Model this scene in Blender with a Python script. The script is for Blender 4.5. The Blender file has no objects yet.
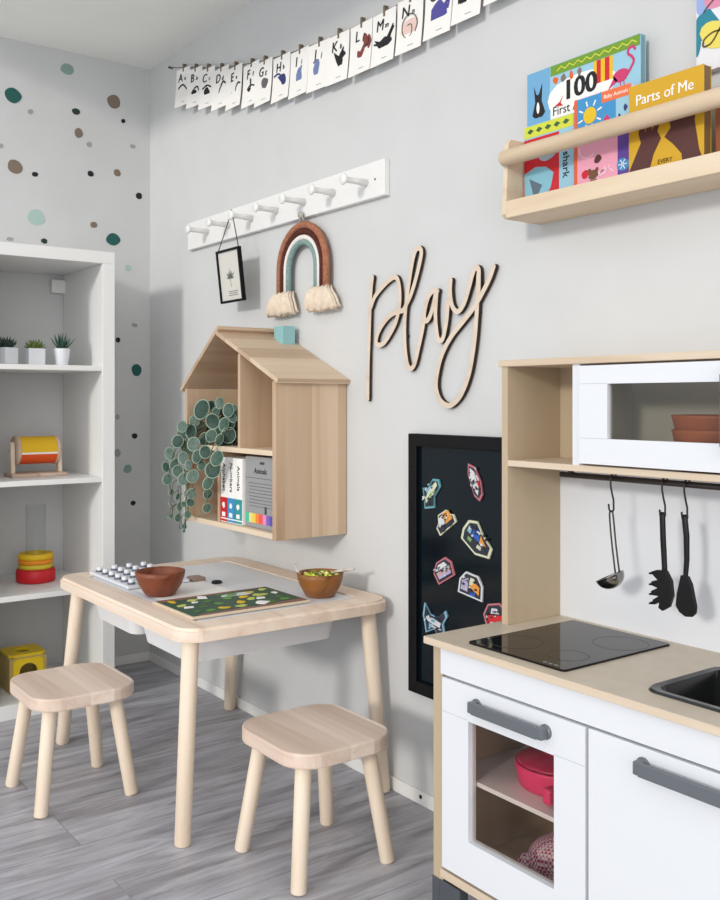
import bpy, bmesh, math, random
from mathutils import Vector, Matrix
random.seed(7)
scene = bpy.context.scene
COL = scene.collection
PI = math.pi

# ------------------------------------------------------------------ materials
def lin(c):
    return tuple(((v/255)/12.92 if v/255 <= .04045 else ((v/255+.055)/1.055)**2.4) for v in c) + (1,)
MATS = {}
def mat(name, rgb=(200,200,200), rough=.5, metal=0, spec=.5, **kw):
    if name in MATS: return MATS[name]
    m = bpy.data.materials.new(name); m.use_nodes = True
    b = m.node_tree.nodes['Principled BSDF']
    b.inputs['Base Color'].default_value = lin(rgb); b.inputs['Roughness'].default_value = rough
    b.inputs['Metallic'].default_value = metal; b.inputs['Specular IOR Level'].default_value = spec
    for k, v in kw.items(): b.inputs[k.replace('_', ' ')].default_value = v
    MATS[name] = m
    return m
def nodes(m): return m.node_tree.nodes, m.node_tree.links, m.node_tree.nodes['Principled BSDF']
def ramp(n, stops):
    r = n.new('ShaderNodeValToRGB'); cr = r.color_ramp
    while len(cr.elements) < len(stops): cr.elements.new(.5)
    for e, (p, c) in zip(cr.elements, stops): e.position = p; e.color = lin(c)
    return r
def noisy(name, rgb, amt=8, scale=20, rough=.6, spec=.4, bump=0, metal=0):
    m = mat(name, rgb, rough, metal, spec); n, l, b = nodes(m)
    tc = n.new('ShaderNodeTexCoord'); nz = n.new('ShaderNodeTexNoise')
    nz.inputs['Scale'].default_value = scale; nz.inputs['Detail'].default_value = 4
    l.new(tc.outputs['Object'], nz.inputs['Vector'])
    r = ramp(n, [(.3, tuple(max(0, c-amt) for c in rgb)), (.7, tuple(min(255, c+amt) for c in rgb))])
    l.new(nz.outputs['Fac'], r.inputs['Fac']); l.new(r.outputs['Color'], b.inputs['Base Color'])
    if bump:
        bp = n.new('ShaderNodeBump'); bp.inputs['Strength'].default_value = bump; bp.inputs['Distance'].default_value = .002
        l.new(nz.outputs['Fac'], bp.inputs['Height']); l.new(bp.outputs['Normal'], b.inputs['Normal'])
    return m
def wood(name, light, dark, axis='x', scale=9, stave=0, rough=.5, tint=None, sax='y'):
    """pine grain along an axis; stave = width of the glued boards, sax = axis across which they follow each other"""
    m = mat(name, light, rough, 0, .35); n, l, b = nodes(m)
    tc = n.new('ShaderNodeTexCoord'); mp = n.new('ShaderNodeMapping')
    s = {'x': (.06, 1, 1), 'y': (1, .06, 1), 'z': (1, 1, .06)}[axis]
    mp.inputs['Scale'].default_value = tuple(v*scale for v in s)
    l.new(tc.outputs['Object'], mp.inputs['Vector'])
    vec = mp.outputs['Vector']
    if stave:
        sp = n.new('ShaderNodeSeparateXYZ'); l.new(tc.outputs['Object'], sp.inputs[0])
        d = n.new('ShaderNodeMath'); d.operation = 'DIVIDE'; d.inputs[1].default_value = stave
        l.new(sp.outputs['xyz'.index(sax)], d.inputs[0])
        f = n.new('ShaderNodeMath'); f.operation = 'FLOOR'; l.new(d.outputs[0], f.inputs[0])
        wn = n.new('ShaderNodeTexWhiteNoise'); wn.noise_dimensions = '1D'; l.new(f.outputs[0], wn.inputs['W'])
        ad = n.new('ShaderNodeVectorMath'); ad.operation = 'MULTIPLY_ADD'
        ad.inputs[1].default_value = (7, 7, 7); l.new(wn.outputs['Color'], ad.inputs[0]); l.new(vec, ad.inputs[2]); vec = ad.outputs[0]
    nz = n.new('ShaderNodeTexNoise'); nz.inputs['Scale'].default_value = 2.2; nz.inputs['Detail'].default_value = 6
    nz.inputs['Distortion'].default_value = .8
    l.new(vec, nz.inputs['Vector'])
    mid = tuple((a*2+b_)/3 for a, b_ in zip(light, dark))
    r = ramp(n, [(.28, dark), (.45, mid), (.62, light)])
    l.new(nz.outputs['Fac'], r.inputs['Fac'])
    out = r.outputs['Color']
    if stave:
        mx = n.new('ShaderNodeMix'); mx.data_type = 'RGBA'; mx.blend_type = 'MULTIPLY'
        rr = ramp(n, [(0, (222, 212, 206)), (1, (255, 255, 255))]); l.new(wn.outputs['Value'], rr.inputs['Fac'])
        mx.inputs['Factor'].default_value = 1
        l.new(out, mx.inputs['A']); l.new(rr.outputs['Color'], mx.inputs['B']); out = mx.outputs['Result']
    l.new(out, b.inputs['Base Color'])
    return m
def glass(name, tint, gloss=.08):
    m = bpy.data.materials.new(name); m.use_nodes = True
    n, l = m.node_tree.nodes, m.node_tree.links
    n.remove(n['Principled BSDF'])
    t = n.new('ShaderNodeBsdfTransparent'); t.inputs[0].default_value = lin(tint)
    g = n.new('ShaderNodeBsdfGlossy'); g.inputs['Roughness'].default_value = .03
    lw = n.new('ShaderNodeLayerWeight'); lw.inputs['Blend'].default_value = .5
    pw = n.new('ShaderNodeMath'); pw.operation = 'POWER'; pw.inputs[1].default_value = 4; l.new(lw.outputs['Facing'], pw.inputs[0])
    ma = n.new('ShaderNodeMath'); ma.operation = 'MULTIPLY_ADD'; ma.inputs[1].default_value = .5; ma.inputs[2].default_value = gloss*.5; l.new(pw.outputs[0], ma.inputs[0])
    mx = n.new('ShaderNodeMixShader'); l.new(ma.outputs[0], mx.inputs[0])
    l.new(t.outputs[0], mx.inputs[1]); l.new(g.outputs[0], mx.inputs[2])
    l.new(mx.outputs[0], n['Material Output'].inputs['Surface'])
    return m

WALL = noisy('wall_paint', (205,206,206), 2, 6, .85, .2)
CEIL = noisy('ceiling_paint', (236,236,232), 2, 5, .9, .2)
WHITE = mat('white_paint', (232,232,230), .45, 0, .4)
WHITEK = mat('white_lacquer', (222,225,230), .35, 0, .45)
PAPER = mat('paper', (240,238,234), .8, 0, .2)
PINK_PINE = wood('pale_pine', (230,212,194), (206,182,160), 'x', 10, .062, sax='y')
PINK_PINE_Z = wood('pale_pine_leg', (234,218,198), (216,196,172), 'z', 12)
PINE = wood('house_pine', (224,203,176), (202,176,146), 'z', 7, .085, sax='y')
PINE_X = wood('house_pine_flat', (228,209,184), (206,182,154), 'x', 8)
PINE_Y = wood('house_pine_roof', (220,200,174), (200,176,148), 'y', 8, .07, sax='x')
BIRCH = wood('birch_ply', (188,170,143), (176,156,130), 'z', 5, rough=.45)
BIRCH_X = wood('birch_ply_edge', (216,199,178), (198,177,152), 'x', 14, rough=.45)
COUNTER = noisy('worktop_beige', (200,188,170), 4, 30, .4, .4)
LEDGE = wood('ledge_pine', (224,206,180), (204,180,150), 'x', 9)
PLY = wood('sign_ply', (220,204,186), (206,188,168), 'x', 10)
BURNT = mat('burnt_edge', (38,28,24), .8)
BLACK = mat('black_plastic', (9,9,10), .4, 0, .3)
BLACKF = noisy('black_frame_wood', (10,12,16), 2, 30, .5, .2)
CHALK = mat('chalkboard', (6,19,27), .14, 0, .24)
CHARCOAL = mat('charcoal_plastic', (74,78,84), .45)
GREYH = mat('grey_handle', (105,110,116), .42, .2)
STEEL = mat('steel', (150,150,148), .22, 1)
DARKSTEEL = mat('dark_steel', (70,66,62), .3, 1)
RED = mat('red', (200,22,38), .5); PINKRED = mat('pink_red', (222,52,112), .4)
YELLOW = mat('yellow', (226,186,18), .5); ORANGE = mat('orange', (226,92,22), .5)
TEALD = mat('teal_dark', (36,92,86), .9); DGREEN = mat('deep_green', (42,58,50), .9)
GREYT = mat('teal_grey', (134,160,154), .9); MINT = mat('mint', (168,196,188), .9)
TAUPE = mat('taupe', (128,112,98), .9); LGREY = mat('soft_grey', (158,162,156), .9); TEALM = mat('teal_mid', (74,122,116), .9)
SKYB = mat('sky_blue', (150,196,216), .5); BLUE = mat('blue', (58,142,196), .5); NAVY = mat('navy', (40,52,110), .5)
LIME = mat('lime', (206,212,62), .5); GREEN = mat('green', (92,142,52), .5); PINK = mat('pink', (232,160,182), .5)
HOTPINK = mat('hot_pink', (200,52,106), .5); GREY = mat('grey', (140,144,148), .6); INK = mat('ink', (26,26,30), .8)
PURPLE = mat('purple', (92,60,150), .5); DBROWN = mat('dark_brown', (84,44,40), .6); MUSTARD = mat('mustard', (206,160,22), .5)
TEAL = mat('teal', (42,148,150), .5); CREAM = noisy('cream_cotton', (226,210,190), 10, 60, .95, .1)
VIOLET = mat('violet_ink', (80,76,150), .8); LIPINK = mat('shell_pink', (226,196,186), .8); BLUEINK = mat('blue_ink', (110,128,170), .8)
CLEAR = glass('clear_acrylic', (252,253,253), .02)
OVENGLASS = glass('smoked_glass', (248,243,239), .05)
MICROGLASS = glass('microwave_glass', (236,234,230), .05)
TUBW = mat('white_tub', (226,228,230), .4, 0, .4)

# ------------------------------------------------------------------ mesh helpers
def BM(): return bmesh.new()
def _merge(dst, src, mi=0, smooth=False):
    vm = {v: dst.verts.new(v.co) for v in src.verts}
    for f in src.faces:
        try: nf = dst.faces.new([vm[v] for v in f.verts])
        except ValueError: continue
        nf.material_index = mi if mi else f.material_index; nf.smooth = smooth or f.smooth
    src.free()
def bx(bm, x0, x1, y0, y1, z0, z1, bev=0, mi=0, seg=2):
    t = bmesh.new(); bmesh.ops.create_cube(t, size=1)
    for v in t.verts:
        v.co = Vector(((x0+x1)/2+v.co.x*(x1-x0), (y0+y1)/2+v.co.y*(y1-y0), (z0+z1)/2+v.co.z*(z1-z0)))
    if bev: bmesh.ops.bevel(t, geom=t.edges[:], offset=bev, segments=seg, affect='EDGES', profile=.5)
    _merge(bm, t, mi); return bm
def box(*a, **k): return bx(BM(), *a, **k)
def prism(bm, poly, plane, d0, d1, mi=0, side=None, bev=0):
    """extrude a 2-D outline: plane 'xz' at y d0..d1, 'yz' at x, 'xy' at z"""
    t = bmesh.new()
    def P(a, b, d): return {'xz': (a, d, b), 'yz': (d, a, b), 'xy': (a, b, d)}[plane]
    A = [t.verts.new(P(a, b, d0)) for a, b in poly]; B = [t.verts.new(P(a, b, d1)) for a, b in poly]
    f0 = t.faces.new(A); f1 = t.faces.new(B[::-1]); f0.material_index = f1.material_index = mi
    k = len(poly)
    for i in range(k):
        f = t.faces.new((A[i], B[i], B[(i+1) % k], A[(i+1) % k])); f.material_index = mi if side is None else side
    bmesh.ops.recalc_face_normals(t, faces=t.faces[:])
    if bev:
        es = [e for e in t.edges if all(len(f.verts) > 4 or k == 4 for f in e.link_faces[:1]) or any(f in (f0, f1) for f in e.link_faces)]
        es = [e for e in t.edges if any(f in (f0, f1) for f in e.link_faces)]
        bmesh.ops.bevel(t, geom=es, offset=bev, segments=2, affect='EDGES', profile=.5)
    _merge(bm, t, mi=0); return bm
def tube(bm, pts, r, seg=10, mi=0, closed=False, cap=True, flat=1):
    pts = [Vector(p) for p in pts]; n = len(pts)
    rs = r if isinstance(r, (list, tuple)) else [r]*n
    up = None; rings = []
    for i in range(n):
        a = pts[(i-1) % n] if (i or closed) else pts[0]; b = pts[(i+1) % n] if (i < n-1 or closed) else pts[-1]
        d = (b-a).normalized()
        if up is None:
            up = Vector((0,0,1)) if abs(d.z) < .9 else Vector((0,1,0))
        s = d.cross(up).normalized(); up = s.cross(d).normalized()
        rings.append([bm.verts.new(pts[i]+(s*math.cos(2*PI*k/seg)+up*flat*math.sin(2*PI*k/seg))*rs[i]) for k in range(seg)])
    for i in range(n if closed else n-1):
        A, B = rings[i], rings[(i+1) % n]
        for k in range(seg):
            f = bm.faces.new((A[k], A[(k+1) % seg], B[(k+1) % seg], B[k])); f.smooth = True; f.material_index = mi
    if cap and not closed:
        f = bm.faces.new(rings[0][::-1]); f.material_index = mi; f = bm.faces.new(rings[-1]); f.material_index = mi
    return bm
def rod(bm, p, q, r0, r1=None, seg=16, mi=0, rnd=0):
    r1 = r0 if r1 is None else r1
    p, q = Vector(p), Vector(q); d = (q-p).normalized()
    if rnd: return tube(bm, [p, p+d*rnd*.35, p+d*rnd, q-d*rnd, q-d*rnd*.35, q], [r0-rnd, r0-rnd*.3, r0, r1, r1-rnd*.3, r1-rnd], seg, mi)
    return tube(bm, [p, q], [r0, r1], seg, mi)
def lathe(bm, prof, c=(0,0,0), axis='z', seg=28, mi=0, ang=None):
    c = Vector(c); rings = []
    def P(r, h, a):
        u, v = r*math.cos(a), r*math.sin(a)
        return c+Vector({'z': (u, v, h), 'y': (u, h, v), 'x': (h, u, v)}[axis])
    for r, h in prof:
        rings.append([bm.verts.new(P(r, h, 2*PI*k/seg)) for k in range(seg)] if r > 1e-6 else [bm.verts.new(P(0, h, 0))])
    fs = []
    for A, B in zip(rings, rings[1:]):
        for k in range(seg):
            k2 = (k+1) % seg
            q = [A[k % len(A)], A[k2 % len(A)], B[k2 % len(B)], B[k % len(B)]]
            q = list(dict.fromkeys(q))
            if len(q) > 2:
                f = bm.faces.new(q); f.smooth = True; f.material_index = mi; fs.append(f)
    bmesh.ops.recalc_face_normals(bm, faces=fs)
    return bm
def disc(bm, c, r, n, th, mi=0, seg=24):
    c, n = Vector(c), Vector(n).normalized()
    return rod(bm, c-n*th/2, c+n*th/2, r, seg=seg, mi=mi)
def rrect(x0, x1, y0, y1, r, seg=6):
    out = []
    for cx, cy, a in ((x1-r, y1-r, 0), (x0+r, y1-r, 90), (x0+r, y0+r, 180), (x1-r, y0+r, 270)):
        for k in range(seg+1):
            t = math.radians(a+90*k/seg); out.append((cx+r*math.cos(t), cy+r*math.sin(t)))
    return out
def blob(cx, cy, rx, ry, n=14, wob=.12, rnd=random):
    ph = [rnd.uniform(0, 6.28) for _ in range(3)]
    return [(cx+rx*math.cos(t)*(1+wob*math.sin(2*t+ph[0])*.6+wob*.5*math.sin(3*t+ph[1])),
             cy+ry*math.sin(t)*(1+wob*math.sin(2*t+ph[2])*.6)) for t in [2*PI*k/n for k in range(n)]]
def smooth_path(p, k=5):
    p = [Vector(q) for q in p]; out = []
    for i in range(len(p)-1):
        a, b, c, d = p[max(i-1, 0)], p[i], p[i+1], p[min(i+2, len(p)-1)]
        for j in range(k):
            t = j/k
            out.append(.5*((2*b)+(c-a)*t+(2*a-5*b+4*c-d)*t*t+(3*b-a-3*c+d)*t**3))
    return out+[p[-1]]
def ribbon(bm, path, w, y0, th, mi=0, side=1, drift=0):
    """flat stroke in the xz plane standing th proud of y0, cut edges in a second material"""
    L = []
    n = len(path)
    for i, p in enumerate(path):
        d = (path[min(i+1, n-1)]-path[max(i-1, 0)]).normalized(); s = Vector((-d.y, d.x))
        L.append((p+s*w/2, p-s*w/2, y0-th-drift*i/n))
    R = [[bm.verts.new((a.x, y, a.y)), bm.verts.new((b.x, y, b.y)), bm.verts.new((b.x, y0, b.y)), bm.verts.new((a.x, y0, a.y))] for a, b, y in L]
    fs = []
    for A, B in zip(R, R[1:]):
        for k in range(4):
            f = bm.faces.new((A[k], A[(k+1) % 4], B[(k+1) % 4], B[k])); f.material_index = side if k in (1, 3) else mi; fs.append(f)
    for q in (R[0], R[-1]): f = bm.faces.new(q); f.material_index = side; fs.append(f)
    bmesh.ops.recalc_face_normals(bm, faces=fs)
    return bm
def text(bm, s, size, M, ext=.0004, mi=0, align='CENTER', shear=0, bold=0, sx=1):
    cu = bpy.data.curves.new('t', 'FONT'); cu.body = s; cu.size = size; cu.extrude = ext; cu.align_x = align
    cu.align_y = 'CENTER'; cu.resolution_u = 3; cu.shear = shear; cu.offset = bold
    o = bpy.data.objects.new('t', cu); COL.objects.link(o)
    dg = bpy.context.evaluated_depsgraph_get(); dg.update()
    me = bpy.data.meshes.new_from_object(o.evaluated_get(dg))
    t = bmesh.new(); t.from_mesh(me)
    t.transform(M @ Matrix.Diagonal((sx, 1, 1, 1)))
    for f in t.faces: f.material_index = mi; f.smooth = False
    _merge(bm, t)
    bpy.data.objects.remove(o); bpy.data.curves.remove(cu); bpy.data.meshes.remove(me)
    return bm
def facing(x, y, z, rot=0):           # lettering that faces the room from the picture-ledge wall
    return Matrix.Translation((x, y, z)) @ Matrix.Rotation(PI/2, 4, 'X') @ Matrix.Rotation(rot, 4, 'Z')

# ------------------------------------------------------------------ object helpers
ORG = {}
def thing(name, label, cat, loc=(0,0,0), group=None, rz=None):
    o = bpy.data.objects.new(name, None); COL.objects.link(o); o.empty_display_size = .05
    o.location = loc; o.rotation_euler = (0,0,rz or 0); o['label'] = label; o['category'] = cat
    if group: o['group'] = group
    ORG[o.name] = Vector(loc) if rz is None else Vector((0,0,0))   # a turned thing is modelled about its own base
    return o
def _mesh(name, bm, m):
    me = bpy.data.meshes.new(name); bm.to_mesh(me); bm.free()
    for x in (m if isinstance(m, (list, tuple)) else [m]): me.materials.append(x)
    return me
def part(name, bm, m, parent, label=None, kind=None):
    og = ORG[parent.name]
    bm.transform(Matrix.Translation(-og))
    o = bpy.data.objects.new(name, _mesh(name, bm, m)); COL.objects.link(o); o.parent = parent
    if label: o['label'] = label
    if kind: o['kind'] = kind
    ORG[o.name] = og
    return o
def solo(name, bm, m, label, cat, loc=(0,0,0), group=None, kind=None):
    bm.transform(Matrix.Translation(-Vector(loc)))
    o = bpy.data.objects.new(name, _mesh(name, bm, m)); COL.objects.link(o); o.location = loc
    o['label'] = label; o['category'] = cat
    if group: o['group'] = group
    if kind: o['kind'] = kind
    ORG[o.name] = Vector(loc)
    return o
def struct(name, bm, m, label, cat):
    o = bpy.data.objects.new(name, _mesh(name, bm, m)); COL.objects.link(o)
    o['kind'] = 'structure'; o['label'] = label; o['category'] = cat
    return o

# ------------------------------------------------------------------ the room
def floor_material():
    m = mat('grey_plank_floor', (140,140,146), .42, 0, .35); n, l, b = nodes(m)
    tc = n.new('ShaderNodeTexCoord'); mp = n.new('ShaderNodeMapping')
    mp.inputs['Rotation'].default_value = (0,0,PI/2)
    l.new(tc.outputs['Object'], mp.inputs['Vector'])
    br = n.new('ShaderNodeTexBrick'); br.inputs['Scale'].default_value = 1; br.inputs['Brick Width'].default_value = 1.2
    br.inputs['Row Height'].default_value = .19; br.inputs['Mortar Size'].default_value = .0012; br.offset = .37
    br.inputs['Color1'].default_value = (.2,.2,.2,1); br.inputs['Color2'].default_value = (.8,.8,.8,1); br.inputs['Mortar'].default_value = (0,0,0,1)
    l.new(mp.outputs[0], br.inputs['Vector'])
    m2 = n.new('ShaderNodeMapping'); m2.inputs['Scale'].default_value = (16, 2.0, 1); l.new(tc.outputs['Object'], m2.inputs['Vector'])
    ad = n.new('ShaderNodeVectorMath'); ad.operation = 'MULTIPLY_ADD'; ad.inputs[1].default_value = (5,5,5)
    l.new(br.outputs['Color'], ad.inputs[0]); l.new(m2.outputs[0], ad.inputs[2])
    nz = n.new('ShaderNodeTexNoise'); nz.inputs['Scale'].default_value = 1.4; nz.inputs['Detail'].default_value = 9; nz.inputs['Roughness'].default_value = .68
    nz.inputs['Distortion'].default_value = .7
    l.new(ad.outputs[0], nz.inputs['Vector'])
    r = ramp(n, [(.25, (112,110,114)), (.42, (160,158,163)), (.58, (192,192,198)), (.78, (220,220,226))])
    l.new(nz.outputs['Fac'], r.inputs['Fac'])
    mx = n.new('ShaderNodeMix'); mx.data_type = 'RGBA'; mx.blend_type = 'MULTIPLY'; mx.inputs['Factor'].default_value = .55
    rr = ramp(n, [(0, (120,118,122)), (.12, (222,222,224)), (1, (255,255,255))]); l.new(br.outputs['Color'], rr.inputs['Fac'])
    l.new(r.outputs['Color'], mx.inputs['A']); l.new(rr.outputs['Color'], mx.inputs['B'])
    l.new(mx.outputs['Result'], b.inputs['Base Color'])
    return m
YO = -.9      # ceiling is cut short here so sunlight reaches the upper walls
struct('floor', box(-.1, 4.7, -3.2, .1, -.1, 0), floor_material(), 'grey wood-look plank floor', 'floor')
struct('wall_right', box(-.1, 4.7, 0, .1, 0, 2.6), WALL, 'off-white wall with the play sign and house shelf', 'wall')
struct('wall_left', box(-.1, 0, -3.2, 0, 0, 2.6), WALL, 'off-white wall with teal and brown dot decals', 'wall')
struct('ceiling', box(0, 4.6, YO, 0, 2.27, 2.37), CEIL, 'pale grey ceiling', 'ceiling')
struct('baseboard_right', box(.01, 2.0, -.006, 0, 0, .034, bev=.002), WHITE, 'low white baseboard under the play wall', 'baseboard')
struct('baseboard_left', box(0, .006, -.29, 0, 0, .034, bev=.002), WHITE, 'low white baseboard in the corner beside the shelving', 'baseboard')
solo('cable_hole', disc(BM(), (1.622, -.0065, .021), .005, (0,1,0), .001), INK, 'small black hole low in the wall left of the play kitchen foot', 'hole', (1.622,-.006,.016))

# wall dots
SM = {'t': TEALD, 'g': GREYT, 'l': LGREY, 'd': DGREEN, 'b': TAUPE, 'k': INK, 'm': MINT}
STK = [(-.516,2.073,.028,.026,'t','large dark teal dot decal at upper left of the dotted wall'),
 (-.322,2.206,.024,.021,'g','pale teal dot decal highest on the wall near the ceiling'),
 (-.455,2.027,.010,.009,'l','small grey dot decal just right of the large dark teal dot'),
 (-.29,2.057,.015,.012,'d','small dark green oval decal below the highest pale teal dot'),
 (-.145,2.12,.025,.027,'b','large brown egg-shaped decal at the upper right near the corner'),
 (-.108,2.054,.008,.008,'k','tiny black dot decal right below the large brown egg-shaped decal'),
 (-.28,1.98,.016,.018,'b','brown upright oval decal below the small dark green oval'),
 (-.24,1.944,.010,.010,'l','small pale grey dot decal beside the brown upright oval'),
 (-.07,1.964,.011,.008,'l','small flat grey dot decal beside the room corner, below the tiny black dot'),
 (-.557,1.889,.009,.008,'l','grey dot decal cut by the left picture edge'),
 (-.509,1.823,.027,.024,'b','large round taupe dot decal at far left below the dark teal one'),
 (-.439,1.806,.011,.009,'k','small black-green decal just right of the large taupe dot'),
 (-.235,1.837,.012,.011,'k','small black-green decal left of the round brown dot'),
 (-.132,1.855,.014,.014,'b','medium round brown dot decal right of the small black-green decal'),
 (-.045,1.779,.013,.013,'k','black-green squarish decal nearest the room corner'),
 (-.435,1.653,.031,.027,'m','large pale mint blob decal above the white shelving'),
 (-.223,1.649,.014,.011,'b','small taupe rounded decal between the mint and teal blobs'),
 (-.148,1.603,.027,.022,'t','large teal blob decal just above the shelving corner'),
 (-.526,1.566,.012,.007,'l','flat grey decal peeking over the shelving at far left'),
 (-.406,1.571,.012,.009,'d','small dark green decal just above the shelving top, below the mint blob'),
 (-.089,1.5,.013,.012,'m','small pale mint decal right of the shelving, highest in the corner strip'),
 (-.063,1.285,.012,.008,'l','small grey flat decal in the corner strip above the dark teal round dot'),
 (-.129,1.226,.009,.010,'k','dark dot decal half hidden by the shelving edge, upper of the corner strip'),
 (-.055,1.114,.021,.022,'t','round dark teal dot decal midway down the corner strip'),
 (-.063,.863,.012,.010,'k','small dark oval decal below the round dark teal dot in the corner strip'),
 (-.131,.801,.012,.015,'l','grey decal half hidden by the shelving, beside the house shelf level'),
 (-.091,.739,.016,.017,'g','grey-teal round decal low in the corner strip'),
 (-.069,.608,.010,.009,'k','tiny black dot decal lowest in the corner strip'),
 (-.131,.936,.008,.011,'l','thin grey decal sliver at the shelving edge at mid height')]
for y, z, a, b, c, lab in STK:
    solo('wall_decal', prism(BM(), blob(y, z, a, b, 16, .1), 'yz', .0002, .0014), SM[c], lab, 'wall decal', (.0002, y, z), 'dot decals on the left wall')

# ------------------------------------------------------------------ white cube shelving in the corner
KD = .385
K = thing('shelving_unit', 'tall white open cube shelving unit against the dotted wall', 'shelves', (.19,-.68,0))
def kb(n, *a, **k): return part(n, box(*a, bev=.0015, **k), WHITE, K)
kb('side_panel', .004, KD, -.338, -.296, .046, 1.452); kb('side_panel', .004, KD, -1.068, -1.026, .046, 1.452)
kb('top_panel', .004, KD, -1.068, -.296, 1.452, 1.492); kb('bottom_panel', .004, KD, -1.068, -.296, .0, .046)
kb('divider', .004, KD-.004, -.692, -.676, .046, 1.452)
for z in (1.113, .745, .385):
    kb('shelf', .004, KD-.004, -.676, -.338, z-.017, z); kb('shelf', .004, KD-.004, -1.026, -.692, z-.017, z)
solo('wall_bracket', box(.001, .03, -.388, -.338, 1.384, 1.432, bev=.003), WHITE, 'small white box on the wall under the shelving top', 'bracket', (.001,-.363,1.384))

def succulent(name, x, y, z, kind, lab):
    t = thing(name, lab, 'potted plant', (x,y,z), 'little succulents on the top shelf')
    if kind == 2: part('pot', lathe(BM(), [(.001,0),(.02,0),(.021,.003),(.028,.055),(.0275,.057),(.025,.057),(.024,.048),(.001,.048)], (x,y,z)), WHITEK, t)
    else:
        b = BM(); w = .027
        bx(b, x-w, x+w, y-w, y+w, z, z+.055, bev=.004)
        if kind == 0: bmesh.ops.rotate(b, verts=b.verts[:], cent=(x,y,z), matrix=Matrix.Rotation(.5, 3, 'Z'))
        part('pot', b, WHITEK, t)
    b = BM(); rn = random.Random(kind+3)
    n = (30, 34, 20)[kind]
    for i in range(n):
        a = i*2.4; q = (i+.5)/n
        if kind == 2: el = 1.45-.75*q; L = .045+.012*rn.random(); w = .0042
        elif kind == 1: el = 1.3-1.15*q; L = .028+.006*rn.random(); w = .0062
        else: el = 1.35-1.0*q; L = .032+.008*rn.random(); w = .0068
        d = Vector((math.cos(a)*math.cos(el), math.sin(a)*math.cos(el), math.sin(el)))
        p = Vector((x,y,z+.05))+Vector((d.x,d.y,0))*.006
        tube(b, [p, p+d*L*.35, p+d*L*.7+Vector((0,0,.002)), p+d*L+Vector((0,0,.006))], [w*.7, w, w*.75, w*.1], 6, flat=.5)
    part('leaves', b, (noisy('succulent_dark',(42,58,50),14,80), noisy('succulent_lime',(92,112,44),24,70), noisy('succulent_aloe',(50,84,68),12,90))[kind], t)
succulent('potted_succulent', .3, -.625, 1.113, 0, 'dark rosette succulent in a square white pot, leftmost on the shelf')
succulent('potted_succulent', .3, -.534, 1.113, 1, 'low green-yellow succulent in a square white pot, middle of three')
succulent('potted_succulent', .3, -.446, 1.113, 2, 'spiky aloe in a tapered white pot nearest the shelving side')

# spinning drum
t = thing('spinning_drum', 'wooden baby spinning drum with yellow and orange fabric', 'toy', (.2,-.5,.745))
part('base', box(.15, .25, -.592, -.408, .745, .757, bev=.003), PINK_PINE, t)
for y in (-.578, -.422):
    b = BM(); prism(b, [(.183,.757),(.217,.757),(.21,.85),(.2,.86),(.19,.85)], 'xz', y-.006, y+.006); part('post', b, PINK_PINE_Z, t)
b = BM(); lathe(b, [(.012,-.57),(.05,-.57),(.05,-.56),(.012,-.56)], (.2,0,.832), 'y'); part('end_disc', b, PINK_PINE, t)
b = BM(); lathe(b, [(.012,-.44),(.05,-.44),(.05,-.43),(.012,-.43)], (.2,0,.832), 'y'); part('end_disc', b, PINK_PINE, t)
b = BM(); sg = 48
for k in range(sg):
    a0, a1 = 2*PI*k/sg, 2*PI*(k+1)/sg; am = math.degrees((a0+a1)/2)
    mi = 0 if -8 <= am <= 112 else (2 if 352 > am > 345 or 112 < am < 120 else 1)
    if am > 352: mi = 0
    q = [b.verts.new((.2+.046*math.cos(a), y, .832+.046*math.sin(a))) for a, y in ((a0,-.56),(a1,-.56),(a1,-.44),(a0,-.44))]
    f = b.faces.new(q); f.material_index = mi; f.smooth = True
part('drum', b, [mat('drum_yellow',(222,178,30),.8), mat('drum_orange',(222,84,26),.8), PAPER], t)
b = BM(); rod(b, (.2,-.59,.832), (.2,-.41,.832), .005); part('axle', b, PINK_PINE, t)

# acrylic tube with rings
t = thing('ring_stacker', 'clear acrylic tube standing in stacked yellow, orange and red rings', 'toy', (.17,-.49,.385))
def ring(n, z0, z1, r, m): part(n, lathe(BM(), [(.036,z0),(r-.004,z0),(r,z0+.004),(r,z1-.004),(r-.004,z1),(.036,z1),(.036,z0)], (.17,-.49,0), seg=36), m, t)
part('base', lathe(BM(), [(.001,.386),(.06,.386),(.064,.39),(.064,.426),(.06,.43),(.001,.43)], (.17,-.49,0), seg=36), RED, t)
ring('ring', .43, .447, .056, mat('ring_lime',(206,190,50),.5)); ring('ring', .447, .462, .058, mat('ring_amber',(228,140,30),.5)); ring('ring', .462, .482, .058, YELLOW)
part('tube', lathe(BM(), [(.033,.431),(.033,.645),(.0305,.645),(.0305,.431)], (.17,-.49,0), seg=32), CLEAR, t)

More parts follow.
